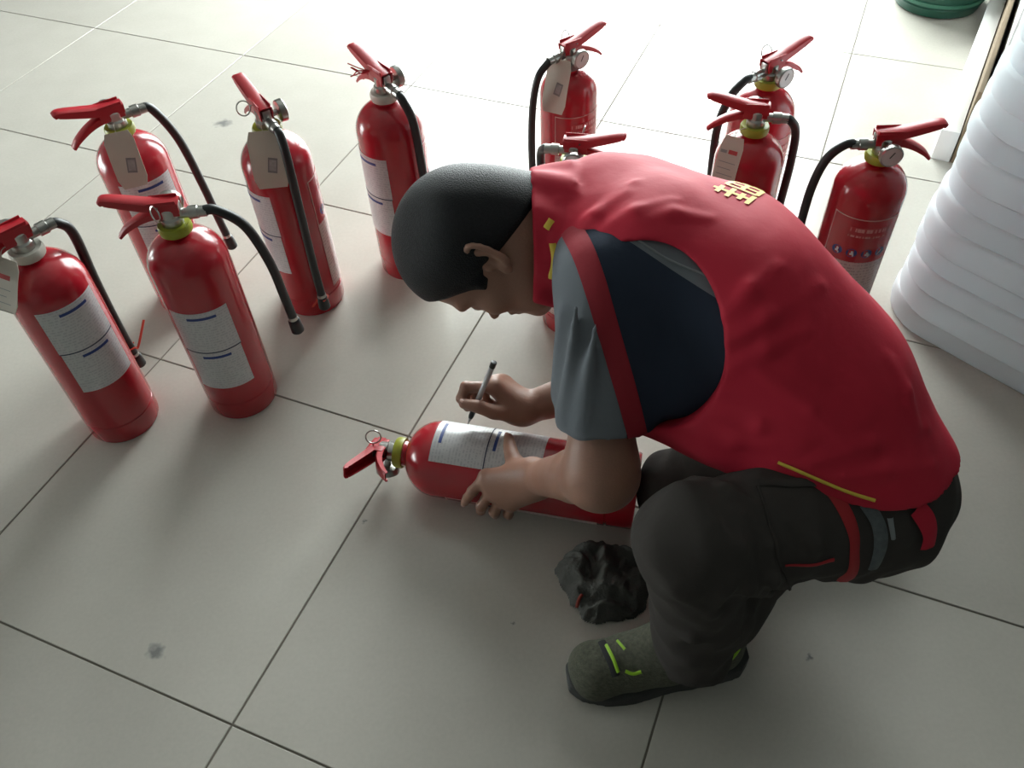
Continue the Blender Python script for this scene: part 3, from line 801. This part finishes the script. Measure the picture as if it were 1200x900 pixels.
# hands -------------------------------------------------------------------
def finger(F, base, d, n, lens, curls, r0, r1):
    """three phalanges from the knuckle, curling towards n"""
    ax = unit(np.cross(d, n)); p = np.array(base, float); a = 0; pts = [p.copy()]
    for L_, c in zip(lens, curls):
        a += math.radians(c); q = unit(np.asarray(d) * math.cos(a) + np.asarray(n) * math.sin(a)); p = p + q * L_; pts.append(p.copy())
    rs = [r0, r0 * .98, r0 * .86, r1]
    for i in range(3): F.cone(pts[i], pts[i + 1], rs[i], rs[i + 1], .004 if i else .008)
    return pts
def hand(F, W, knuckles, fingers, thumb, back, nails):
    """palm from the wrist to four knuckles; every finger a joint-by-joint chain rooted in the palm"""
    W = np.asarray(W, float); K = [np.asarray(k, float) for k in knuckles]; back = unit(back)
    sp = unit(K[0] - K[3])
    for i in range(4):
        F.cone(W + sp * (.016 - .0107 * i), K[i], .0165, .0120, .026)
    for i in range(3):
        F.cone(K[i], K[i + 1], .0108, .0108, .008)
        m_ = (W * .45 + (K[i] + K[i + 1]) * .275); F.cone(m_ , (K[i] + K[i + 1]) / 2, .0125, .0105, .012)
    rad = [.0094, .0096, .0092, .0083]
    for i, f_ in enumerate(fingers):
        pts = [K[i]] + [np.asarray(p, float) for p in f_]; r = rad[i]
        F.cone(pts[0], pts[1], r * 1.06, r * .98, .007); F.cone(pts[1], pts[2], r, r * .88, .003); F.cone(pts[2], pts[3], r * .90, r * .80, .003)
        F.cone(pts[1] + back * .001, pts[1] + back * .0015, r * .98, r * .95, .003)
    tp = [np.asarray(p, float) for p in thumb]
    F.chain([W + (tp[0] - W) * .2] + tp, [.018, .0155, .0125, .0108, .0088], .014)
    for i, pts in enumerate(fingers + [thumb]):
        a, b = np.asarray(pts[-2], float), np.asarray(pts[-1], float); q = unit(b - a)
        up_ = unit(back - q * (back @ q)); nails.append((b + q * .0015 + up_ * ((rad + [.0108])[i] * .80 - .0006), q, up_))
NAILS = []
_cn = -np.array(LN); CB = np.array(LB); CZ = np.array(LZ)
def cyl(s_, ang, r):
    a = math.radians(ang); return CB + CZ * s_ + r * (math.cos(a) * -_cn + math.sin(a) * np.array((0, 0, 1.)))
def left_arm():
    F = Field((-.12, .60, .0), (.20, .95, .50), .0024)
    F.chain([elL + V(.004, .06, .085), elL + V(.002, .0, .0)], [.045, .041], .01)
    mid = elL * .66 + wrL * .34
    F.chain([elL, mid, elL * .3 + wrL * .7, wrL], [.040, .0405, .0315, .0270], .05)
    kn = [cyl(.252, 44, .086), cyl(.240, 30, .087), cyl(.222, 22, .087), cyl(.203, 15, .085)]
    fg = [[cyl(.274, 22, .084), cyl(.284, 8, .080), cyl(.291, -6, .077)],
          [cyl(.258, 2, .086), cyl(.263, -18, .081), cyl(.265, -34, .077)],
          [cyl(.236, -6, .086), cyl(.239, -27, .081), cyl(.240, -42, .077)],
          [cyl(.212, -8, .084), cyl(.214, -24, .080), cyl(.214, -36, .077)]]
    th = [cyl(.195, 58, .098), cyl(.213, 70, .088), cyl(.222, 84, .082), cyl(.229, 99, .0785)]
    hand(F, wrL, kn, fg, th, cyl(.2, 35, 1.0) - cyl(.2, 35, .0), NAILS)
    return F
def right_arm():
    F = Field((-.16, .86, .08), (.32, 1.10, .34), .0024)
    F.chain([elR + V(.02, .02, .03), elR, elR * .6 + wrR * .4, elR * .2 + wrR * .8, wrR], [.045, .041, .041, .030, .0260], .02)
    kn = [(-.030, .978, .206), (-.029, .995, .196), (-.022, 1.010, .181), (-.012, 1.021, .166)]
    fg = [[(-.080, .976, .213), (-.090, .966, .195), (-.0795, .9585, .178)],
          [(-.082, .990, .188), (-.084, .979, .166), (-.069, .970, .160)],
          [(-.070, 1.004, .168), (-.069, .992, .150), (-.052, .982, .150)],
          [(-.050, 1.016, .153), (-.049, 1.005, .142), (-.034, .996, .140)]]
    th = [(-.004, .950, .166), (-.034, .938, .187), (-.060, .9405, .201), (-.084, .9465, .203)]
    hand(F, wrR, kn, fg, th, V(-.1, .1, 1), NAILS)
    return F
def main_body():
    F = Field((-.02, .44, .0), (.68, 1.25, .72), .006)
    torso(F, -.012)
    F.chain([hipL, kneeL, ankL], [.078, .055, .036], .03); F.chain([hipR, kneeR, ankR], [.078, .055, .036], .03)
    F.chain([ankL, ankL + V(-.10, 0, -.05)], [.035, .025], .02); F.chain([ankR, ankR + V(-.10, 0, -.05)], [.035, .025], .02)
    F.chain([SP[4] + V(-.0, -.03, .0), shL, elL + V(.004, .06, .085)], [.055, .052, .040], .03)
    F.chain([SP[4] + V(-.0, .03, .0), shR, elR + V(.02, .02, .03)], [.055, .052, .040], .03)
    F.cone(SP[4], neckb, .06, .062, .03)
    return F
bodies = [f.mesh() for f in (main_body(), head_field(), left_arm(), right_arm())]
bodies = [(relax(b[0], b[1], 2), b[1]) for b in bodies]
vs = np.concatenate([b[0] for b in bodies]); off = np.cumsum([0] + [len(b[0]) for b in bodies[:-1]])
fs = np.concatenate([b[1] + o for b, o in zip(bodies, off)])
BASE = Vector((.28, .66, 0))
man = link('person', np_mesh('person', vs - np.array(BASE), fs, SKIN)); man.location = BASE
tag(man, 'crouching man in red vest, dark trousers and green-grey trainers, writing on a lying extinguisher', 'person')
def child(name, F, material, it=1, label=None):
    v, f = F.mesh()
    if it: v = relax(v, f, it)
    o = link(name, np_mesh(name, v - np.array(BASE), f, material), man)
    if label: o['label'] = label
    return o
hair = child('hair', hair_field(), HAIR, 1)
for (c, q, up_) in NAILS:
    sdv = np.cross(q, up_); M4 = Matrix.Identity(4)
    for i in range(3): M4[i][0], M4[i][1], M4[i][2], M4[i][3] = q[i], sdv[i], up_[i], c[i] - BASE[i]
    mb = MB(); n = 10; pv = []
    for k in range(n):
        a = 2 * math.pi * k / n; pv.append((.0058 * math.cos(a), .0048 * math.sin(a), -.0012 * math.sin(a) ** 2))
    pv = [M4 @ Vector(p) for p in pv] + [M4 @ Vector((0, 0, .0006))]
    mb.add(pv, [(k, (k + 1) % n, n) for k in range(n)]).build('fingernail', mat('nail', (.50, .30, .24), .35), man)
for s in (1, -1):
    c = hp(.0775, s * .031, -.004)
    ev = MB().lathe([(.012 * math.sin(a), .012 * math.cos(a)) for a in np.linspace(.05, math.pi - .05, 9)], 14, Matrix.Translation(Vector(c) - BASE)).build('eye', mat('eye_white', (.6, .58, .55), .3), man)

# shirt -------------------------------------------------------------------
def shirt_field():
    F = Field((-.02, .56, .14), (.58, 1.20, .74), .004)
    torso(F, .004, n0=1)
    F.chain([SP[4] + V(.01, -.02, 0), shL, shL * .45 + elL * .55, shL * .05 + elL * .95], [.066, .074, .064, .064], .035)
    F.chain([shL + V(.055, .03, -.02), shL * .5 + elL * .5 + V(.03, .0, .0)], [.070, .050], .04)
    F.chain([shL + V(.06, -.01, -.05), V(.232, .742, .462)], [.062, .050], .04)
    F.chain([SP[4] + V(.01, .02, 0), shR, shR * .4 + elR * .6], [.066, .070, .062], .035)
    F.cone(SP[4], neckb, .066, .070, .03)
    F.wrinkle([(38, 30, -26, .3, .0014), (14, -46, 40, 1.1, .0012), (70, 18, -50, 2.1, .0008)])
    ax = unit(elL - shL); F.half(shL + (elL - shL) * .80, ax * 1.0 + V(0.10, 0, 0)) if False else None
    # sleeve openings
    hp0 = np.asarray(shL * .265 + elL * .735); hx = unit(ax + V(0, 0, -.12))
    def hemcut(x, y, z): return -np.minimum(np.minimum((x - hp0[0]) * hx[0] + (y - hp0[1]) * hx[1] + (z - hp0[2]) * hx[2], .80 - y + 0 * x), .215 - x + 0 * y)
    F.op(hemcut, (-.02, .56, .14), (.30, .85, .60), .003, 'sub')
    axr = unit(elR - shR); b = np.asarray(shR * .40 + elR * .60); F.cone(b + axr * .07, b + axr * .12, .075, .085, 0, 'sub')
    return F
SF = shirt_field()
for (a_, b_) in ((V(.082, .750, .60), V(.066, .702, .45)), (V(.104, .728, .59), V(.086, .680, .45)), (V(.070, .775, .57), V(.062, .745, .45))):
    SF.cone(a_, b_, .003, .008, .022)
v, f = SF.mesh(); v = relax(v, f, 3)
sme = np_mesh('shirt', v - np.array(BASE), f, SHIRT)

def grad(F, p, e=.006):
    g = np.array([F.at(p + np.eye(3)[i] * e) - F.at(p - np.eye(3)[i] * e) for i in range(3)]); return g / (np.linalg.norm(g) + 1e-9)
def ray(px, py, F, lo=.6, hi=2.0, step=.002):
    """point of a modelled surface met along a line of sight; used once to read off where a seam runs"""
    d = np.array(CF) + (px - 600) / 1000.9 * np.array(CR) - (py - 450) / 1000.9 * np.array(CU)
    o = np.array((0, 0, CAM_H)); t = lo
    while t < hi:
        p = o + d * t
        if np.all(p > F.lo) and np.all(p < F.lo + F.h * (F.n - 1)) and F.at(p) < 0: return p
        t += step
    return None

def split(me, p, n):
    """cut a mesh along a plane, keep both halves in one mesh"""
    bm = bmesh.new(); bm.from_mesh(me)
    bmesh.ops.bisect_plane(bm, geom=bm.verts[:] + bm.edges[:] + bm.faces[:], plane_co=Vector(p) - BASE, plane_no=Vector(n), dist=1e-5)
    bm.to_mesh(me); bm.free()
LA = V(.0, -.72, .69)
SN = unit(np.cross(V(.150, .700, .455) - V(.095, .800, .655), LA)); SN = SN if SN[0] > 0 else -SN   # stripe plane, +x side is the navy panel
SPt = V(.120, .75, .565); SWd = .0135
YN = unit(np.cross(V(.255, .80, .60) - V(.165, .84, .66), LA)); YN = YN if YN[2] > 0 else -YN
YPt = V(.212, .81, .620) - (YN * .022).astype(np.float32)
for q, n in ((SPt - SN * SWd, SN), (SPt + SN * SWd, SN), (YPt, YN)): split(sme, q, n)
def carve(src, name, keep, material, parent, grow=0.0):
    bm = bmesh.new(); bm.from_mesh(src)
    dead = [fc for fc in bm.faces if not keep(np.array(fc.calc_center_median() + BASE))]
    bmesh.ops.delete(bm, geom=dead, context='FACES')
    if grow:
        bm.normal_update()
        for vt in bm.verts: vt.co += vt.normal * grow
    me = bpy.data.meshes.new(name); bm.to_mesh(me); bm.free(); me.materials.clear(); me.materials.append(material)
    me.polygons.foreach_set('use_smooth', [True] * len(me.polygons))
    return link(name, me, parent)
def zone(c):
    if c[1] > .90 and c[2] < .62 and c[0] < .20: return 'grey'
    s = (c - SPt) @ SN
    if s < -SWd: return 'grey'
    if s < SWd: return 'red' if c[1] < .88 else 'grey'
    return 'grey' if (c - YPt) @ YN > 0 else 'navy'
shirt = carve(sme, 'shirt', lambda c: zone(c) == 'grey', SHIRT, man)
carve(sme, 'shirt_panel', lambda c: zone(c) == 'navy', NAVY, shirt)['label'] = 'navy side panel'
carve(sme, 'shirt_stripe', lambda c: zone(c) == 'red', mat('stripe_red', (.27, .010, .022), .8, bump=.1, bscale=60), shirt, .0012)['label'] = 'dark red stripe down the sleeve'

# vest --------------------------------------------------------------------
COLC = V(.068, .960, .540); COLA = unit(V(-1, .02, .02))
def vest_field():
    F = Field((-.04, .46, .16), (.68, 1.24, .78), .004)
    torso(F, .012, .06)
    for s in (-1, 1):   # shoulder straps
        sh = shL if s < 0 else shR
        F.chain([SP[4] + V(.02, s * .02, .01), sh * .75 + SP[3] * .25 + V(.02, 0, .015)], [.074, .062], .05)
    # hanging front and side over the thigh
    F.chain([V(.215, .795, .460), V(.262, .695, .445), V(.335, .640, .432), V(.420, .605, .400)], [.048, .050, .052, .052], .06)
    F.chain([V(.168, .735, .425), V(.262, .690, .435)], [.034, .042], .04)
    F.chain([V(.38, .66, .42), V(.465, .628, .375), V(.515, .64, .360)], [.066, .068, .055], .05)
    F.wrinkle([(40, 26, -22, .3, .0009), (20, -30, 40, 1.1, .0009), (80, 34, -60, 2.1, .0004)])
    # hem
    return F
VF = vest_field()
def crease(F, pix, r=.0055, up=.0014, k=.014):
    pts = [ray(x, y, F) for x, y in pix]; pts = [p for p in pts if p is not None]
    if len(pts) < 2: return
    c = [p - grad(F, p, .012) * (r - up) for p in pts]; n_ = len(c)
    for i in range(n_ - 1):
        ra = r * (.35 if i == 0 else 1); rb = r * (.35 if i == n_ - 2 else 1); F.cone(c[i], c[i + 1], ra, rb, k)
for q in ([(652, 305), (690, 258), (745, 214)], [(668, 292), (700, 252), (735, 226)], [(705, 272), (745, 248), (790, 236)], [(745, 262), (790, 250), (830, 256)],
          [(848, 372), (880, 338), (912, 312)], [(852, 402), (900, 372), (962, 334)], [(858, 432), (900, 408), (945, 388)], [(840, 480), (890, 498), (940, 522)],
          [(950, 540), (1020, 520), (1085, 500)], [(990, 560), (1040, 552), (1092, 545)], [(890, 435), (950, 478), (1000, 520)], [(820, 500), (860, 515), (905, 522)], [(1040, 420), (1062, 460), (1075, 500)]):
    crease(VF, q)
h1, h2 = ray(872, 550, VF), ray(1080, 596, VF)
hn = unit(np.cross(h2 - h1, V(-.02, -1, .10))); hn = hn if hn[2] < 0 else -hn
_hc = h1 * .5 + h2 * .5
def hem(x, y, z): return -np.minimum((x - _hc[0]) * hn[0] + (y - _hc[1]) * hn[1] + (z - _hc[2]) * hn[2], (x - .285) * .8) 
VF.op(hem, VF.lo, VF.lo + VF.h * VF.n, .004, 'sub')

# inner hollow: below the hem and around the arms
VF.ell(V(.172, .752, .540), [unit(V(1, .0, .06)), LA, unit(np.cross(V(1, 0, .06), LA))], (.098, .135, .122), .006, 'sub')
VF.ell(V(.15, 1.16, .43), [unit(V(1, 0, 0)), unit(V(0, .9, -.4)), unit(V(0, .4, .9))], (.09, .10, .09), .006, 'sub')
# collar band
def collar_fn(x, y, z):
    px, py, pz = x - COLC[0], y - COLC[1], z - COLC[2]
    t = px * COLA[0] + py * COLA[1] + pz * COLA[2]
    r = np.sqrt((px - t * COLA[0]) ** 2 + (py - t * COLA[1]) ** 2 + (pz - t * COLA[2]) ** 2)
    w = .0035 * np.sin(9 * np.arctan2(pz, py) + 60 * t)
    return np.maximum(np.abs(r - (.092 + .10 * (.02 - t)) - w) - .0055, np.abs(t) - .030)
VF.op(collar_fn, COLC - .17, COLC + .17, .012)
VF.cone(COLC + np.asarray(COLA) * .06, COLC - np.asarray(COLA) * .02, .082, .080, 0, 'sub')
crease(VF, ((664, 184), (660, 205), (656, 235), (650, 268), (642, 305), (634, 345)), .005, .002, .006)
vest = child('vest', VF, VEST, 2)

# trousers ----------------------------------------------------------------
def trouser_field():
    F = Field((.06, .42, .03), (.66, 1.02, .56), .004)
    for s in (-1, 0, 1): F.chain([SP[0] + lat(0) * .062 * s, SP[1] + lat(1) * .05 * s], [.096, .084], .05)
    F.chain([hipL, hipL * .45 + kneeL * .55, kneeL], [.092, .078, .061], .05)
    F.chain([kneeL, kneeL * .4 + ankL * .6 + V(.015, 0, 0), ankL + V(.005, 0, .0)], [.066, .064, .062], .03)
    F.chain([hipR, kneeR], [.094, .068], .05); F.chain([kneeR, ankR], [.064, .056], .03)
    F.cone(V(.33, .60, .28), V(.31, .575, .20), .045, .05, .05)
    F.wrinkle([(60, 20, 40, .3, .0022), (30, -50, 80, 1.1, .0016), (110, 30, -60, 2.1, .0012)])
    # knee folds
    for k, (a, b) in enumerate(((V(.262, .470, .40), V(.325, .53, .27)), (V(.290, .475, .41), V(.345, .53, .29)), (V(.225, .478, .33), V(.30, .51, .22)))):
        F.cone(a, b, .0075, .006, .012)
    for a, b in ((V(.276, .462, .405), V(.336, .515, .275)), (V(.305, .468, .41), V(.355, .515, .30))):
        F.cone(a, b, .005, .004, .010, 'sub')
    def cuff(x, y, z): return np.maximum(np.maximum(z - .080 - .12 * (x - .24), y - .66), x - .36) + 0 * y
    F.op(cuff, (.06, .42, .0), (.40, .70, .14), 0, 'sub')
    F.cone(ankR + V(-.03, 0, 0), ankR, .058, .056, .02)
    return F
TF = trouser_field()
for q in ([(838, 612), (866, 642), (880, 690)], [(872, 600), (900, 640), (908, 688)], [(786, 690), (836, 716), (882, 716)], [(772, 722), (812, 748), (866, 744)], [(812, 560), (852, 574), (886, 592)],
          [(758, 690), (768, 735)], [(856, 640), (850, 690), (820, 735)], [(930, 610), (955, 640), (965, 680)], [(1045, 600), (1060, 630), (1040, 660)]):
    crease(TF, q, .007, .0045, .012)
trousers = child('trousers', TF, TROU, 1)

# ---- seams, trims and fastenings laid on the cloth
def snap(F, p, lift=.0):
    p = np.array(p, float)
    for _ in range(6): p = p - grad(F, p) * F.at(p) * .8
    return p + grad(F, p) * lift
def strip(name, F, pix, width, material, parent, lift=.0010, thick=.0016, n=6, label=None):
    """a band of cloth lying on a surface"""
    pts = [ray(x, y, F) for x, y in pix]; pts = [p for p in pts if p is not None]
    if len(pts) < 2: return None
    pts = [np.array(q) for q in spline([Vector(p) for p in pts], n)]
    vs = []; fs = []; N = len(pts)
    for i, p in enumerate(pts):
        t = unit(pts[min(i + 1, N - 1)] - pts[max(i - 1, 0)]); g = grad(F, p, .01); sd = unit(np.cross(t, g))
        w = width if not isinstance(width, tuple) else width[0] + (width[1] - width[0]) * i / (N - 1)
        for u, k in ((-1, 0), (-.5, 1), (.5, 1), (1, 0)):
            q = snap(F, p + sd * w * u, lift + thick * k); vs.append(Vector(q) - BASE)
    for i in range(N - 1):
        for k in range(3): fs.append((4 * i + k, 4 * i + k + 1, 4 * i + k + 5, 4 * i + k + 4))
    o = MB().add(vs, fs).build(name, material, parent, angle=180)
    if label: o['label'] = label
    return o
strip('side_stripe', TF, [(963, 563), (984, 590), (1000, 628), (1000, 655), (988, 680)], .0085, TRIM, trousers, label='red side stripe')
strip('pocket_piping', TF, [(918, 662), (945, 661), (976, 655)], (.0012, .0028), TRIM, trousers, label='thin red piping')
strip('pocket_flap', TF, [(888, 566), (925, 567), (962, 566)], .006, TROU, trousers, lift=.002)
strip('pocket_seam', TF, [(888, 570), (900, 610), (912, 660), (925, 690)], .002, TROU, trousers, lift=.001)
strip('belt', TF, [(1012, 588), (1028, 612), (1031, 640), (1022, 665), (1004, 690)], .0085, mat('belt_grey', (.09, .105, .11), .6, noise=.5, nscale=120), trousers, lift=.002, label='worn grey belt')
strip('belt_loop', TF, [(1042, 605), (1046, 630)], .003, PIPE, trousers, lift=.003)

# shoes -------------------------------------------------------------------
KNIT = mat('shoe_knit', (.085, .088, .062), .9, noise=.75, nscale=150, bump=.5, bscale=260, stretch=(1, 1, 2.2))
SOLE = mat('shoe_sole', (.035, .036, .034), .7, noise=.2, nscale=40)
NEON = mat('neon_green', (.30, .55, .02), .5)
def shoe(toe, heel, lift_heel, name_parent):
    toe = np.asarray(toe, float); heel = np.asarray(heel, float); d = unit(heel - toe); L = np.linalg.norm(heel - toe); sd = np.array((-d[1], d[0], 0))
    at = lambda t, z, s=0.0: (toe + d * (L * t) + sd * s + np.array((0, 0, z + lift_heel * max(0, t - .35) / .65)))
    lo = np.minimum(toe, heel) - .07; hi = np.maximum(toe, heel) + .07; lo[2] = -.01; hi[2] = .17
    F = Field(lo, hi, .003)
    F.chain([at(.17, .036), at(.35, .046), at(.55, .058), at(.82, .055)], [.039, .044, .042, .036], .03)
    F.chain([at(.55, .06), at(.74, .095)], [.040, .036], .03); F.cone(at(.84, .05), at(.88, .088), .034, .028, .02)
    F.cone(at(.12, .026, .012), at(.14, .026, -.014), .026, .026, .03)
    F.cone(at(.70, .16), at(.72, .085), .030, .027, .004, 'sub')
    F.half(at(0, .014), (0, 0, -1))
    S = Field(lo, hi, .003)
    def fn(x, y, z):
        px, py = x - toe[0], y - toe[1]; t = (px * d[0] + py * d[1]) / L; u = px * sd[0] + py * sd[1] + z * 0; t = t + z * 0
        hw = np.interp(t, [-.02, .06, .2, .35, .55, .8, .95, 1.02], [.012, .034, .046, .047, .039, .038, .032, .012])
        zz = z - (.012 + lift_heel * np.maximum(0, t - .35) / .65)
        r = np.maximum(np.abs(u) - hw, np.maximum(-t, t - 1) * L)
        return np.maximum(r, np.abs(zz) - np.interp(t, [0, .4, .9], [.011, .012, .0155])) - .002
    S.op(fn, lo, hi, 0)
    a = child('shoe', F, KNIT, 1); b = S.mesh(); b = (relax(b[0], b[1], 1), b[1])
    link('sole', np_mesh('sole', b[0] - np.array(BASE), b[1], SOLE), a)
    return F, a
LF, lsh = shoe((.062, .538, 0), (.335, .556, 0), .022, man)
lsh['label'] = 'green-grey knit trainer'
RS = Field((.54, .80, -.01), (.76, .99, .20), .003)
RS.chain([ankR + V(-.01, 0, .005), ankR + V(.045, .006, .0), V(.672, .905, .040)], [.040, .042, .036], .03)
RS.chain([V(.640, .900, .07), V(.655, .903, .036)], [.043, .034], .03)
RS.half((0, 0, .002), (0, 0, -1))
rsh = child('shoe', RS, KNIT, 1); rsh['label'] = 'trainer of the kneeling leg'
MB().tube(spline([Vector((.668, .905, .115)) - BASE, Vector((.694, .909, .075)) - BASE, Vector((.706, .911, .030)) - BASE], 5), [.026] * 11, 12, flat=.25, up=(1, 0, 0)).build('sole', SOLE, rsh)
strip('lace', LF, [(711, 757), (719, 772), (725, 787)], .0026, NEON, lsh, lift=.002)
strip('lace', LF, [(724, 752), (733, 762)], .0022, NEON, lsh, lift=.002)
strip('lace', LF, [(733, 786), (742, 789), (752, 786)], .0026, NEON, lsh, lift=.002)
strip('tongue_edge', LF, [(705, 752), (716, 775), (722, 792)], .006, mat('shoe_dark', (.012, .012, .014), .8), lsh, lift=.0005)
strip('heel_tab', LF, [(866, 752), (858, 768), (838, 783)], .0042, NEON, lsh, lift=.002, label='neon green heel tab')

# vest trims --------------------------------------------------------------
strip('collar_trim', VF, [(647, 258), (641, 268)], .0050, YEL, vest, label='yellow trim')
strip('collar_trim', VF, [(648, 285), (650, 305), (647, 325)], .0045, YEL, vest, label='yellow trim')
strip('hem_piping', VF, [(912, 541), (935, 551), (970, 566), (1000, 578), (1025, 586)], .0022, YEL, vest, lift=.001, label='yellow hem piping')
# lettering across the upper back
c0 = ray(862, 231, VF)
if c0 is not None:
    g0 = grad(VF, c0, .01); t1 = unit(np.array(SP[1] - SP[3]) - g0 * (np.array(SP[1] - SP[3]) @ g0)); t2 = np.cross(g0, t1)
    t2 = t2 if t2[1] > 0 else -t2
    rnd = random.Random(11)
    glyphs = [[((0, .1), (0, .9)), ((.35, 0), (.35, 1)), ((.7, .15), (.7, .85)), ((-.2, .5), (1, .5)), ((1, 0), (1, 1))],
              [((0, 0), (0, 1)), ((0, 0), (1, 0)), ((0, 1), (1, 1)), ((1, 0), (1, 1)), ((.5, 0), (.5, 1)), ((0, .5), (1, .5))],
              [((0, .2), (0, .8)), ((.3, 0), (.3, 1)), ((.3, .2), (1, .05)), ((.3, .8), (1, .95)), ((.65, .2), (.65, .8))]]
    mb = MB()
    for gi in range(3):
        for (a, b) in glyphs[gi]:
            d_ = np.array((b[0] - a[0], b[1] - a[1]), float); d_ /= np.linalg.norm(d_); hw = .0032
            vs = []
            for k in range(7):
                u = .042 * (a[0] + (b[0] - a[0]) * k / 6); w = .034 * (a[1] + (b[1] - a[1]) * k / 6)
                for sg in (-1, 1):
                    uu = u - d_[1] * hw * sg; ww = w + d_[0] * hw * sg
                    vs.append(Vector(snap(VF, c0 + t1 * (-.024 + uu) + t2 * (-.012 + .042 * gi + ww), .0014)) - BASE)
            mb.add(vs, [(2 * k, 2 * k + 1, 2 * k + 3, 2 * k + 2) for k in range(6)])
    mb.build('printed_lettering', YEL, vest)['label'] = 'yellow lettering across the back'

strip('vest_tail', TF, [(1070, 594), (1082, 608), (1087, 624), (1084, 640)], .013, VEST, vest, lift=.004, label='loose red corner of the vest')
q0 = ray(963, 688, TF)
if q0 is not None:
    q0 = Vector(q0) - BASE
    MB().tube([q0 + Vector((0, .01, .004)), q0 + Vector((.0, -.006, -.012)), q0 + Vector((-.002, -.008, -.036))], [.004, .004, .0015], 8).build('drawstring', TROU, trousers)

strip('shirt_piping', SF, [(748, 282), (775, 300), (800, 312), (826, 322)], .0014, PIPE, shirt, lift=.0008, label='pale grey piping')
